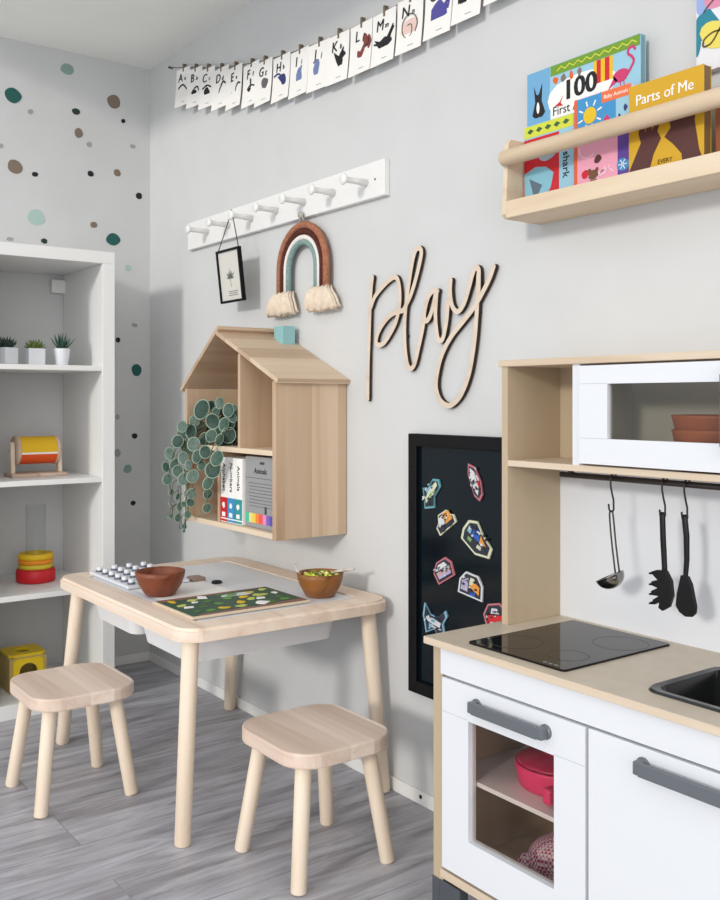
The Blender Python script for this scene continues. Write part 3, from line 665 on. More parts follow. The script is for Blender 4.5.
def magnet(c, a, s, outline, bits, rim, lab):
    t = thing('vehicle_magnet', lab, 'magnet', (c[0],-.0125,c[1]), MG)
    part('backing', prism(BM(), rot2(outline, c, a, s), 'xz', -.0165, -.0124), rim, t)
    part('dark_outline', prism(BM(), rot2(outline, c, a, s*.86), 'xz', -.0169, -.0164), MD, t)
    for i, (nm, poly, m_) in enumerate(bits): part(nm, prism(BM(), rot2(poly, c, a, s*.88), 'xz', -.0176-.0002*i, -.0168), m_, t)
    b = BM(); rn_ = random.Random(lab)
    for k in range(16):
        u, v = rn_.uniform(-.36, .36), rn_.uniform(-.2, .22); q = blob(u, v, rn_.uniform(.018, .06), rn_.uniform(.015, .04), 6, .5, rn_)
        prism(b, rot2(q, c, a, s), 'xz', -.0192-.0001*k, -.0166, mi=rn_.choice((0, 0, 0, 1, 2, 2)))
    part('print_details', b, [MD, bits[0][2], MW], t)
MW = mat('magnet_white', (206,210,214), .35); MT = mat('magnet_teal', (96,158,166), .4); MO = mat('magnet_orange', (222,150,62), .4); MD = mat('magnet_dark', (40,44,56), .4)
ML = mat('magnet_lilac', (172,164,196), .4); MB = mat('magnet_blue', (40,90,180), .4); MG_ = mat('magnet_green', (120,160,96), .4); MR = mat('magnet_red', (206,40,44), .4); MSK = mat('magnet_sky', (128,172,196), .4); MCR = mat('magnet_cream', (206,208,180), .4)
MPK = mat('magnet_pink', (186,110,120), .4)
car = [(-.5,-.28),(.5,-.28),(.52,0),(.36,.1),(.26,.32),(-.2,.36),(-.34,.12),(-.52,.02)]
magnet((1.670,.773), .9, .078, [(-.55,-.1),(-.2,-.42),(.05,-.2),(.5,-.22),(.62,-.02),(.45,.2),(.1,.2),(-.1,.38),(-.3,.15)], [('body',[(-.4,-.06),(.5,-.1),(.54,.04),(.1,.12),(-.3,.08)],MCR),('wing',[(-.05,-.16),(.3,-.16),(.1,0),(-.15,0)],MG_),('stripe',[(-.1,.1),(.35,.09),(.2,.16),(-.05,.26)],MSK)], MT, 'teal and green plane magnet at upper left of the black board')
magnet((1.826,.814), -1.15, .076, [(-.6,-.06),(-.4,.17),(.1,.24),(.5,.15),(.62,-.05),(.4,-.2),(-.3,-.2)], [('body',[(-.5,-.03),(-.3,.12),(.3,.1),(.5,-.04),(.2,-.14),(-.3,-.12)],MW),('stripe',[(-.4,.12),(.1,.2),(.45,.12),(.1,.14)],MR),('window',[(-.05,-.12),(.1,-.12),(.08,.02),(-.07,.02)],MD)], MPK, 'slim white and red boat magnet at upper right of the board')
magnet((1.724,.711), .6, .07, car, [('cab',[(-.4,-.05),(-.28,.26),(0,.28),(0,-.05)],MW),('load',[(.02,-.1),(.46,-.1),(.42,.28),(.05,.32)],MO),('wheel',[(-.3,-.3),(-.12,-.3),(-.1,-.12),(-.32,-.12)],MD),('wheel',[(.14,-.3),(.34,-.3),(.36,-.12),(.12,-.12)],MD)], MCR, 'orange and white truck magnet, second down on the left')
magnet((1.832,.682), -.42, .097, [(-.48,-.25),(.1,-.36),(.55,-.2),(.55,.05),(.15,.2),(-.15,.4),(-.42,.28),(-.52,0)], [('hull',[(-.42,-.2),(.1,-.3),(.48,-.15),(.4,-.04),(-.42,-.02)],MD),('cabin',[(-.2,0),(.12,-.03),(.06,.24),(-.2,.26)],MB),('deck',[(.14,-.03),(.4,0),(.2,.12),(.12,.18)],MO),('flag',[(-.4,.04),(-.24,.02),(-.26,.2),(-.38,.2)],MSK),('porthole',[(-.3,-.16),(-.15,-.18),(-.14,-.08),(-.3,-.07)],MG_),('porthole',[(.1,-.2),(.28,-.18),(.25,-.09),(.1,-.1)],MCR)], MCR, 'large blue and yellow ship magnet, right of the orange truck')
magnet((1.718,.594), .55, .074, [(-.45,-.3),(.42,-.34),(.5,.1),(.3,.34),(-.2,.36),(-.5,.1)], [('body',[(-.36,-.2),(.36,-.24),(.4,.04),(-.4,.06)],ML),('roof',[(-.3,.1),(.32,.08),(.2,.26),(-.16,.28)],MW),('stripe',[(-.38,-.04),(.38,-.07),(.38,-.02),(-.38,.01)],MO)], MPK, 'lilac and white bus magnet in the middle of the board')
magnet((1.811,.573), -.05, .082, [(-.5,-.28),(.5,-.36),(.5,.06),(.3,.32),(-.2,.36),(-.45,.12)], [('hood',[(-.44,-.18),(-.1,-.22),(-.08,.24),(-.36,.12)],ML),('cab',[(-.04,.02),(.2,.02),(.2,.24),(.02,.26)],MCR),('body',[(-.04,-.02),(.42,-.24),(.44,.02),(.24,.12)],MO),('wheel',[(.02,-.3),(.26,-.32),(.24,-.14),(.04,-.14)],MB)], MW, 'orange and lilac lorry magnet, right of the lilac bus')
magnet((1.684,.466), -.15, .086, [(-.5,.05),(-.48,.4),(-.2,.16),(.12,.16),(.42,.46),(.52,.32),(.38,.05),(.5,-.25),(.3,-.38),(.05,-.2),(-.3,-.42),(-.38,-.2)], [('body',[(-.36,-.06),(.3,-.1),(.34,.06),(-.3,.12)],MW),('wing',[(-.2,-.1),(.02,-.12),(-.2,-.32)],MSK),('window',[(-.14,-.02),(.1,-.03),(.1,.06),(-.14,.07)],MT)], MSK, 'pale blue jet plane magnet lowest at the left, above the worktop corner')
magnet((1.893,.516), .1, .075, [(-.4,-.4),(.5,-.4),(.55,.2),(.2,.42),(-.3,.36),(-.52,.05)], [('body',[(-.32,-.24),(.46,-.26),(.4,.06),(-.36,.04)],MR),('window',[(-.2,.1),(.2,.1),(.12,.28),(-.14,.28)],MW),('wheel',[(-.24,-.36),(-.02,-.36),(-.02,-.18),(-.24,-.18)],MW)], MPK, 'red fire truck magnet at the lower right, half behind the kitchen')

# ------------------------------------------------------------------ alphabet garland
SX = [(.2,2.22),(.327,2.183),(.42,2.157),(.513,2.131),(.609,2.105),(.704,2.083),(.81,2.063),(.89,2.048),(.992,2.034),(1.091,2.022),(1.192,2.013),(1.287,2.007),(1.393,2.003),(1.492,2.001),(1.597,2.002),(1.705,2.006),(1.806,2.012),(1.915,2.022),(2.02,2.034),(2.3,2.075)]
solo('twine', tube(BM(), [(x, -.012, z) for x, z in SX], .0014, 6), mat('twine_brown', (120,108,92), .9), 'thin brown twine strung along the wall top for alphabet cards', 'string', (1.2,-.012,2.02))
solo('wall_hook', rod(BM(), (.2,-.016,2.22), (.2,-.0005,2.22), .004, seg=10), DARKSTEEL, 'tiny dark hook holding the left end of the twine', 'hook', (.2,-.008,2.216))
WOODPEG = mat('clothespin_brown', (112,98,80), .8)
def polyline(b, pts, w, y, th=.0006): return ribbon(b, [Vector(p) for p in pts], w, y, th, 0, 0)
rn = random.Random(21)
ANIM = {
 'A': ('ant', INK, [[(-.02,.01),(.0,.02),(.02,.0)],[(-.015,-.02),(.01,-.005),(.015,-.03)]], []),
 'B': ('bird', INK, [[(-.02,-.02),(-.01,.0),(.012,.012),(.022,-.01)]], [(.0,-.005,.012,.007)]),
 'C': ('crab', INK, [[(-.02,.012),(0,.02),(.018,.01)]], [(0,-.005,.014,.015)]),
 'D': ('deer', INK, [[(.015,.03),(.005,.02),(-.005,-.0),(-.012,-.035)],[(.015,.03),(.025,.02)]], []),
 'E': ('eel', INK, [[(-.03,-.02),(-.015,-.005),(.005,-.008),(.01,.01),(.02,.02),(.03,.016)]], []),
 'F': ('flower', INK, [[(0,.03),(.0,-.035)],[(-.015,0),(.0,.01),(.018,.004)]], [(-.006,-.002,.008,.006)]),
 'G': ('goat', mat('grey_ink', (96,92,96), .8), [[(-.018,-.02),(.0,.0),(.02,-.016)],[(0,.02),(0,-.035)]], [(.006,.008,.014,.016)]),
 'H': ('heron', NAVY, [[(-.03,.024),(-.005,.024),(.02,-.02)],[(.01,-.01),(.016,-.04)]], [(.012,-.002,.012,.018)]),
 'I': ('bird', BLUEINK, [[(.01,.03),(-.002,-.03)]], [(.0,-.004,.011,.028)]),
 'J': ('jelly', BLUEINK, [[(-.004,.0),(.0,-.025),(.01,-.032)]], [(-.006,.008,.011,.02)]),
 'K': ('hummingbird', INK, [[(-.025,-.045),(-.012,-.018),(.008,.004),(.026,.018)],[(.0,.012),(.008,.0),(.022,.024)]], [(.01,.0,.009,.013)]),
 'L': ('lobster', mat('lobster_red', (128,62,58), .8), [[(-.022,-.035),(-.004,-.005),(.014,.02),(.02,.034)],[(.006,.008),(.03,.016)]], [(.016,.028,.008,.013),(.028,.02,.007,.014),(-.018,-.032,.011,.01),(-.004,-.008,.008,.014)]),
 'M': ('manta', INK, [[(-.03,.004),(-.006,-.004),(.01,-.002),(.032,.03)],[(.004,-.02),(.008,-.05)]], [(.004,-.004,.022,.013)]),
 'N': ('nautilus', LIPINK, [[(-.014,-.024),(-.006,-.036),(.004,-.03)]], [(.002,0,.022,.026)]),
 'O': ('octopus', VIOLET, [[(-.02,-.02),(-.012,-.044)],[(0,-.02),(.004,-.04)],[(.016,-.01),(.026,.012)],[(.026,.002),(.03,.026)]], [(0,.0,.02,.022),(.016,-.004,.012,.014)]),
 'P': ('penguin', INK, [[(-.012,-.03),(-.014,.03)],[(.014,-.03),(.02,.02)]], [(-.01,0,.012,.026)]),
 'Q': ('quail', mat('quail_ink', (110,96,88), .8), [[(-.02,-.02),(0,.01),(.02,0)]], [(0,-.005,.014,.014)])}
POLY = {'M': [[(-.036,.016),(-.012,-.016),(.004,-.026),(.020,-.016),(.040,.040),(.014,.010),(.004,.014),(-.010,.006)]],
 'K': [[(-.004,.004),(-.016,.034),(.006,.018),(.026,.040),(.018,.0),(.006,-.012)]],
 'O': [[(-.024,-.006),(-.03,-.03),(-.018,-.022),(-.012,-.046),(-.004,-.022),(.006,-.038),(.012,-.018),(.03,-.02),(.026,.002),(.036,.03),(.02,.018),(.008,.034),(-.01,.026),(-.022,.016)]],
 'P': [[(-.022,-.036),(-.02,.02),(-.012,.04),(-.002,.028),(.0,-.02),(.012,-.034)]],
 'H': [[(-.016,.020),(.010,.024),(.028,-.022),(.016,-.012),(.0,.004)]],
 'L': [[(-.026,-.04),(-.016,-.022),(.0,.0),(.012,.016),(.018,.008),(.006,-.012),(-.012,-.034)]]}
OUTL = {'N': [[(.022,-.01),(.03,.012),(.018,.034),(-.006,.038),(-.024,.02),(-.022,-.006),(-.006,-.018),(.01,-.008),(.008,.012),(-.006,.012)], [(-.012,-.014),(-.016,-.034)], [(-.004,-.018),(-.004,-.038)], [(.006,-.016),(.01,-.032)]],
 'L': [[(.012,.03),(.016,.044),(.024,.046)], [(.026,.014),(.036,.02),(.036,.034)]]}
for i, L_ in enumerate('ABCDEFGHIJKLMNOPQ'):
    cx, sz = SX[i+1]
    wv = .047 if i > 2 else .042; top = sz-.003; H_ = .136
    tw = [.45,.42,.4,.2,.03,.08,.03,.03,.05,.25,.2,.06,.05,.16,.1,.1,.1][i]*.35
    t = thing('alphabet_card', 'white alphabet card of letter %s with ink %s drawing on the twine' % (L_, ANIM[L_][0] if ANIM[L_][0] not in ('bird',) else 'animal'), 'card', (cx,-.014,top), 'alphabet cards on the twine', tw)
    # a sheet that curls slightly away from the wall
    def cy(z): return -.004-.010*(z/H_)**2 if z < 0 else -.004
    b = BM(); N = 8; cols = []
    for side in (-wv, wv):
        for dy in (0, -.0008): cols.append([b.verts.new((side, cy(-H_*k/N)+dy, -H_*k/N)) for k in range(N+1)])
    for a, c in ((0,2),(1,3),(0,1),(2,3)):
        for k in range(N): f = b.faces.new((cols[a][k], cols[c][k], cols[c][k+1], cols[a][k+1]))
    for k in (0, N): b.faces.new((cols[0][k], cols[2][k], cols[3][k], cols[1][k]))
    bmesh.ops.recalc_face_normals(b, faces=b.faces[:])
    part('sheet', b, PAPER, t)
    b = BM(); text(b, L_, .040, Matrix.Translation((-.016,-.0064,-.034)) @ Matrix.Rotation(PI/2, 4, 'X'), .0008, shear=.15); text(b, L_.lower(), .02, Matrix.Translation((.012,-.0064,-.038)) @ Matrix.Rotation(PI/2, 4, 'X'), .0008, shear=.2)
    part('lettering', b, INK, t)
    nm, m_, lines, blobs = ANIM[L_]; b = BM()
    for q in lines: ribbon(b, smooth_path([(x*1.3, max(z*1.05,-.040)-.080) for x, z in q], 4), .0050, -.0068, .0018, 0, 0)
    for x, z, rx, rz in blobs: prism(b, blob(x*1.3, z*1.05-.080, rx*1.15, rz*1.15, 12, .3, rn), 'xz', -.0092, -.0066)
    for q in POLY.get(L_, []): prism(b, [(x, z-.082) for x, z in q], 'xz', -.0094, -.0066)
    part('drawing', b, m_, t)
    if L_ in OUTL:
        b = BM()
        for q in OUTL[L_]: ribbon(b, smooth_path([(x, z-.082) for x, z in q], 5), .0022, -.0092, .0008, 0, 0)
        part('drawing_lines', b, INK, t)
    b = BM(); bx(b, -.002, .018, -.0136, -.0125, -.1225, -.121); part('caption', b, GREY, t)
    # clothespin
    cp = thing('clothespin', 'tiny wooden clothespin holding the letter %s card' % L_, 'clothespin', (cx,-.012,sz), 'clothespins on the twine')
    for dy in (-.0035, .0035):
        part('jaw', box(cx-.004, cx+.004, -.0135+dy-.0028, -.0135+dy+.0028, sz-.015, sz+.013, bev=.0008), WOODPEG, cp)
    part('spring', rod(BM(), (cx-.0055,-.0135,sz+.002), (cx+.0055,-.0135,sz+.002), .0022, seg=8), STEEL, cp)

# ------------------------------------------------------------------ book ledge
t = thing('book_ledge', 'pine wall ledge with dowel rail holding picture books', 'shelf', (2.4,-.05,1.375))
part('bottom_board', box(2.022, 2.9, -.102, -.001, 1.375, 1.389, bev=.001), LEDGE, t)
part('front_lip', box(2.022, 2.9, -.113, -.102, 1.375, 1.410, bev=.001), LEDGE, t)
part('back_board', box(2.022, 2.9, -.01, -.001, 1.389, 1.43), LEDGE, t)
for x in (2.01, 2.9): part('end_panel', prism(BM(), [(-.001,1.375),(-.106,1.375),(-.114,1.383),(-.106,1.53),(-.098,1.54),(-.001,1.54)], 'yz', x, x+.012, bev=.001), LEDGE, t)
part('dowel_rail', rod(BM(), (2.018,-.117,1.497), (2.93,-.117,1.497), .0165, seg=24, rnd=.003), LEDGE, t)
def board_book(lab, x0, x1, y0, y1, z0, z1, cov, lean=0, page=PAPER):
    t = thing('picture_book', lab, 'book', ((x0+x1)/2, (y0+y1)/2, z0), 'picture books on the ledge')
    part('cover', box(x0, x1, y0, y0+.002, z0, z1, bev=.0005), cov, t)
    part('pages', box(x0+.001, x1-.001, y0+.002, y1-.001, z0+.001, z1-.001), page, t); part('back_cover', box(x0, x1, y1-.001, y1, z0, z1), cov, t)
    return t
def pic(t, nm, poly, m_, y, h=.0004): return part(nm, prism(BM(), poly, 'xz', y-h, y+.0001), m_, t)
def rc(x0, x1, z0, z1): return [(x0,z0),(x1,z0),(x1,z1),(x0,z1)]
# 100 first animals
BX0, BX1, BZ0, BZ1, BY = 2.006, 2.296, 1.39, 1.690, -.034
t = board_book('large pale blue picture book with flamingo, numbered 100, at the back', BX0, BX1, BY, -.018, BZ0, BZ1, SKYB, page=mat('page_teal',(120,160,170),.6))
pic(t, 'top_band', rc(2.072, BX1-.001, 1.668, BZ1-.001), mat('grass_green',(110,150,40),.5), BY)
b = BM(); polyline(b, [(2.09+.011*k, 1.675+(.007 if k % 2 else 0)) for k in range(19)], .0025, BY-.0004); part('zigzag', b, LIME, t)
pic(t, 'white_panel', blob(2.15, 1.618, .085, .04, 16, .1), PAPER, BY, .0006); pic(t, 'white_panel', rc(2.073, 2.20, 1.55, 1.63), PAPER, BY, .0005)
pic(t, 'yellow_panel', rc(2.185, 2.232, 1.622, 1.667), YELLOW, BY, .0007)
pic(t, 'red_stripe', rc(2.193, 2.203, 1.622, 1.667), RED, BY, .0009); pic(t, 'red_stripe', rc(2.213, 2.224, 1.622, 1.667), RED, BY, .0009)
pic(t, 'puffin_panel', rc(BX0+.001, 2.07, 1.56, BZ1-.001), mat('puffin_blue',(108,166,206),.5), BY, .0005)
pic(t, 'puffin', [(2.022,1.598),(2.03,1.625),(2.026,1.66),(2.034,1.64),(2.04,1.64),(2.05,1.662),(2.048,1.625),(2.058,1.6),(2.05,1.592),(2.03,1.592)], INK, BY, .0008)
pic(t, 'puffin_face', blob(2.038, 1.612, .004, .012, 10), PAPER, BY, .001)
pic(t, 'name_panel', rc(BX0+.001, 2.066, 1.552, 1.575), INK, BY, .0009)
b = BM(); text(b, 'rabbit', .017, facing(2.036, BY-.001, 1.564)); part('name_lettering', b, PAPER, t)
b = BM(); [text(b, '100', .056, facing(2.148+.0013*k, BY-.0008-.0001*k, 1.627+.0008*(k % 2)), sx=1.05) for k in range(4)]; text(b, 'First Animals', .026, facing(2.078, BY-.0008, 1.593), align='LEFT'); part('lettering', b, INK, t)
for k in range(4): pic(t, 'duckling', blob(2.086+.021*k, 1.657, .006, .008, 9, .4), (ORANGE, TAUPE, ORANGE, TAUPE)[k], BY, .0007)
pic(t, 'red_bird', [(2.083,1.604),(2.097,1.61),(2.108,1.622),(2.1,1.608),(2.107,1.6),(2.095,1.602)], RED, BY, .0009)
b = BM(); fz = .018
ribbon(b, smooth_path([(2.264,1.60+fz),(2.274,1.612+fz),(2.281,1.624+fz),(2.276,1.634+fz),(2.268,1.641+fz),(2.27,1.65+fz),(2.279,1.652+fz),(2.285,1.644+fz)], 5), .005, BY-.0004, .0006, 0, 0)
prism(b, blob(2.251, 1.604+fz, .02, .011, 14, .25), 'xz', BY-.0012, BY); prism(b, [(2.236,1.606+fz),(2.220,1.582+fz),(2.244,1.596+fz)], 'xz', BY-.0012, BY)
for x in (2.25, 2.258): ribbon(b, [Vector((x,1.596+fz)), Vector((x+.002,1.56+fz))], .0018, BY-.0003, .0006, 0, 0)
part('flamingo', b, HOTPINK, t, 'pink flamingo')
# shark book
BY = -.064
t = board_book('small red and blue picture book with a shark at the ledge left end', 2.026, 2.160, BY, -.048, 1.39, 1.568, SKYB)
pic(t, 'top_strip', rc(2.027, 2.159, 1.543, 1.567), LIME, BY)
b = BM()
for k in range(5): prism(b, [(2.036+.024*k,1.555),(2.044+.024*k,1.561),(2.054+.024*k,1.556),(2.044+.024*k,1.55)], 'xz', BY-.0009, BY-.0003)
part('leaf_pattern', b, mat('leaf_dark',(50,96,50),.6), t)
pic(t, 'red_panel', rc(2.027, 2.122, 1.391, 1.540), RED, BY, .0005)
pic(t, 'bunting', [(2.034,1.53),(2.044,1.512),(2.05,1.535)], YELLOW, BY, .0008)
pic(t, 'whale', blob(2.09, 1.51, .026, .024, 14), mat('whale_grey',(158,176,190),.5), BY, .0008)
pic(t, 'shark', [(2.03,1.40),(2.028,1.47),(2.06,1.48),(2.088,1.475),(2.108,1.46),(2.1,1.43),(2.08,1.41),(2.082,1.392),(2.03,1.392)], mat('shark_blue',(132,188,206),.5), BY, .001)
pic(t, 'shark_fin', [(2.042,1.458),(2.078,1.44),(2.058,1.41)], mat('fin_grey',(90,110,124),.5), BY, .0014)
b = BM(); text(b, 'shark', .024, facing(2.14, BY-.0006, 1.47, -PI/2)); part('lettering', b, INK, t)
pic(t, 'flower', blob(2.14, 1.415, .009, .01, 12, .4), YELLOW, BY, .0007)
# kitten book
BY = -.07
t = board_book('pink and blue picture book with a smiling sun beside the yellow one', 2.166, 2.302, BY, -.052, 1.39, 1.588, PINK)
pic(t, 'sky_panel', rc(2.167, 2.282, 1.5, 1.587), BLUE, BY)
pic(t, 'spine_strip', rc(2.167, 2.174, 1.391, 1.587), ORANGE, BY, .0006)
pic(t, 'side_strip', rc(2.272, 2.301, 1.391, 1.50), PURPLE, BY, .0006); pic(t, 'side_strip', rc(2.268, 2.301, 1.5, 1.575), SKYB, BY, .0006)
pic(t, 'title_strip', rc(2.235, 2.301, 1.566, 1.587), mat('coral',(226,110,60),.5), BY, .0008)
b = BM(); text(b, 'Baby Animals', .0105, facing(2.268, BY-.0008, 1.576)); part('lettering', b, PAPER, t)
pic(t, 'sun', blob(2.206, 1.55, .016, .016, 16, 0), YELLOW, BY, .0009)
b = BM()
for k in range(8):
    a = k*PI/4+.3; d = Vector((math.cos(a), math.sin(a))); ribbon(b, [Vector((2.206,1.55))+d*.019, Vector((2.206,1.55))+d*.03], .003, BY-.0003, .0006, 0, 0)
part('sun_rays', b, PAPER, t)
pic(t, 'fish', [(2.238,1.535),(2.248,1.542),(2.256,1.53),(2.248,1.524)], HOTPINK, BY, .0008)
for x, z, r, m_ in ((2.195,1.438,.009,RED),(2.225,1.462,.008,DBROWN),(2.186,1.405,.011,DBROWN),(2.284,1.44,.013,BLUE),(2.278,1.405,.008,PINK),(2.26,1.408,.008,PAPER)): pic(t, 'spot', blob(x, z, r, r, 12, .2), m_, BY, .001)
b = BM(); bx(b, 2.206, 2.222, BY-.001, BY, 1.398, 1.424); prism(b, blob(2.214, 1.434, .011, .01, 12, .15), 'xz', BY-.0011, BY); prism(b, blob(2.205, 1.443, .004, .004, 8), 'xz', BY-.0011, BY); prism(b, blob(2.223, 1.443, .004, .004, 8), 'xz', BY-.0011, BY); part('teddy', b, mat('teddy_brown',(110,74,50),.6), t)
b = BM()
for (cx, cz, r0, a0, a1) in ((2.222,1.455,.034,200,340), (2.222,1.455,.026,200,330), (2.20,1.485,.02,160,320), (2.245,1.425,.018,20,200)):
    ribbon(b, [Vector((cx+r0*math.cos(math.radians(a0+(a1-a0)*k/12)), cz+r0*.8*math.sin(math.radians(a0+(a1-a0)*k/12)))) for k in range(13)], .0022, BY-.0003, .0006, 0, 0)
part('swirls', b, mat('swirl_pink',(244,206,218),.6), t)
b = BM()
for k in range(6):
    d = Vector((math.cos(k*PI/3), math.sin(k*PI/3))); ribbon(b, [Vector((2.284,1.44)), Vector((2.284,1.44))+d*.010], .0016, BY-.0010, .0004, 0, 0)
part('flake', b, PAPER, t)
for x, z in ((2.18,1.512),(2.206,1.508),(2.232,1.514),(2.276,1.53),(2.29,1.545)): pic(t, 'print_mark', blob(x, z, .004, .006, 8, .4), NAVY, BY, .0009)
# parts of me
BY = -.084
t = board_book('mustard yellow picture book with two brown hands on its cover', 2.308, 2.464, BY, -.062, 1.39, 1.574, MUSTARD, page=mat('page_tan',(128,104,70),.7))
b = BM(); [text(b, 'Parts of Me', .0275, facing(2.384+.0006*k, BY-.0006-.0001*k, 1.544), sx=.95) for k in range(2)]; part('lettering', b, PAPER, t)
def hand_print(pts): return prism(BM(), pts, 'xz', BY-.0006, BY)
part('hand_print', hand_print([(x, z-.16*max(0,z-1.47)-.004*(z>1.45)) for x, z in [(2.31,1.391),(2.31,1.42),(2.335,1.47),(2.33,1.49),(2.333,1.512),(2.341,1.512),(2.344,1.49),(2.352,1.516),(2.36,1.516),(2.358,1.49),(2.37,1.512),(2.376,1.508),(2.37,1.486),(2.378,1.47),(2.362,1.44),(2.346,1.391)]]), DBROWN, t)
part('hand_print', hand_print([(x, z-.16*max(0,z-1.47)-.004*(z>1.45)) for x, z in [(2.425,1.391),(2.42,1.43),(2.402,1.455),(2.385,1.47),(2.398,1.486),(2.395,1.506),(2.4,1.524),(2.408,1.524),(2.41,1.506),(2.415,1.532),(2.423,1.533),(2.424,1.508),(2.43,1.532),(2.437,1.531),(2.436,1.505),(2.445,1.522),(2.45,1.518),(2.446,1.49),(2.455,1.43),(2.463,1.41),(2.463,1.391)]]), DBROWN, t)
b = BM(); text(b, 'EVERY', .011, facing(2.386, BY-.0006, 1.424)); part('author_lettering', b, mat('olive_ink',(90,76,20),.7), t)
t = board_book('brown orange picture book at the far right of the ledge', 2.472, 2.66, -.062, -.05, 1.39, 1.535, mat('rust_cover',(150,84,48),.6))
pic(t, 'panel', rc(2.49, 2.64, 1.41, 1.52), mat('rust_light',(176,110,70),.6), -.062)

# canvas print
t = thing('canvas_print', 'bright watercolour canvas in teal, pink and yellow above the ledge', 'painting', (2.57,-.01,1.585))
part('canvas', box(2.404, 2.75, -.018, -.001, 1.585, 2.05, bev=.001), mat('canvas_white',(226,226,230),.8), t)
for i, (cx, cz, rx, rz, m_) in enumerate(((2.42,1.71,.018,.022,mat('wash_blue',(150,170,220),.8)),(2.45,1.715,.03,.028,mat('wash_pink',(216,140,170),.8)),(2.424,1.668,.024,.026,mat('wash_teal',(44,130,150),.8)),(2.405,1.64,.008,.03,mat('wash_teal')),(2.442,1.645,.03,.026,mat('wash_yellow',(228,212,100),.8)),(2.52,1.70,.07,.06,mat('wash_pink')),(2.56,1.66,.06,.05,mat('wash_teal')))):
    part('paint_wash', prism(BM(), [(max(x,2.405), z) for x, z in blob(cx, cz, rx, rz, 18, .3)], 'xz', -.0184-.0002*i, -.018), m_, t)
b = BM(); ribbon(b, smooth_path([(2.47,1.68),(2.452,1.652),(2.436,1.632),(2.42,1.63),(2.422,1.642),(2.44,1.65),(2.46,1.648)], 5), .003, -.019, .001, 0, 0); ribbon(b, smooth_path([(2.42,1.69),(2.43,1.70),(2.45,1.712),(2.47,1.715)], 4), .002, -.019, .001, 0, 0)
part('brush_lettering', b, mat('olive_ink'), t)

# ------------------------------------------------------------------ play kitchen
K2 = thing('play_kitchen', 'white and birch play kitchen with worktop, oven and microwave', 'play kitchen', (2.41,-.18,0))
KX0, KX1, KY = 2.052, 2.776, -.345
def kp(n, m, *a, **k): return part(n, box(*a, **k), m, K2)
b = BM()
for q in ((KX0-.008, 2.512, -.353, -.003), (2.73, KX1+.008, -.353, -.003), (2.512, 2.73, -.353, -.285), (2.512, 2.73, -.1, -.003)): bx(b, *q, .540, .5535)
bmesh.ops.remove_doubles(b, verts=b.verts[:], dist=1e-5)
part('worktop', b, COUNTER, K2)
b = BM(); bx(b, KX0-.008, KX1+.008, -.3535, -.353, .5412, .5525); part('worktop_edge', b, BIRCH_X, K2)
kp('side_panel', BIRCH, KX0, KX0+.026, -.336, -.003, .094, .540, bev=.001); kp('side_panel', BIRCH, KX1-.026, KX1, -.336, -.003, .094, .540, bev=.001)
kp('bottom_board', BIRCH_X, KX0+.026, KX1-.026, -.342, -.003, .108, .124, bev=.001)
kp('back_panel', BIRCH, KX0+.026, KX1-.026, -.013, -.003, .124, .540)
kp('fascia', WHITEK, KX0+.028, KX1-.012, -.343, -.326, .489, .539, bev=.001)
kp('inner_divider', BIRCH, 2.428, 2.436, -.322, -.013, .124, .489)
kp('oven_shelf', WHITEK, KX0+.027, 2.427, -.322, -.013, .298, .306)
for x in (KX0-.002, KX1-.075):
    for y in (-.338, -.11):
        b = BM(); bx(b, x, x+.02, y, y+.075, 0, .1, bev=.002); bx(b, x+.02, x+.077, y, y+.02, 0, .1, bev=.002) if x < 2.3 else bx(b, x+.057, x+.077, y, y+.075, 0, .1)
        part('foot', b, CHARCOAL, K2)
# oven door
D0, D1, DZ0, DZ1 = 2.087, 2.427, .132, .485
b = BM(); WX0, WX1, WZ0, WZ1 = 2.158, 2.362, .203, .421
bx(b, D0, WX0, KY, -.326, DZ0, DZ1); bx(b, WX1, D1, KY, -.326, DZ0, DZ1); bx(b, WX0, WX1, KY, -.326, WZ1, DZ1); bx(b, WX0, WX1, KY, -.326, DZ0, WZ0)
bmesh.ops.remove_doubles(b, verts=b.verts[:], dist=1e-5)
d = part('oven_door', b, WHITEK, K2)
part('glass', box(WX0-.004, WX1+.004, -.335, -.332, WZ0-.004, WZ1+.004), OVENGLASS, d)
b = BM(); bx(b, D0+.001, WX0, KY-.0003, KY, .4225, .4230); bx(b, WX1, D1-.001, KY-.0003, KY, .4225, .4230); part('seam', b, LGREY, d)
def handle(par, x0, x1, z, vertical=False, y=KY):
    """flat bow handle: bar on two round feet"""
    b = BM(); hw = .011
    def at(u, yy, v): return (z+v, yy, u) if vertical else (u, yy, z+v)
    def hbx(u0, u1, ya, yb, v0, v1): p, q = at(u0, ya, v0), at(u1, yb, v1); bx(b, min(p[0],q[0]), max(p[0],q[0]), ya, yb, min(p[2],q[2]), max(p[2],q[2]), bev=.002)
    hbx(x0+.004, x1-.004, y-.021, y-.014, -hw, hw)
    for u, s_ in ((x0, 1), (x1, -1)):
        p = at(u, 0, 0); lathe(b, [(.001,y-.004),(.0115,y-.004),(.0125,y-.002),(.0125,y)], (p[0],0,p[2]), 'y', seg=20)
        hbx(u-.005, u+.007, y-.020, y-.003, -hw+.001, hw-.001)
    return part('handle', b, GREYH, par, 'grey bow handle')
handle(d, 2.181, 2.345, .455)
d2 = kp('cabinet_door', WHITEK, 2.433, KX1-.012, KY, -.326, DZ0, DZ1, bev=.001)
handle(d2, 2.537, 2.700, .459)
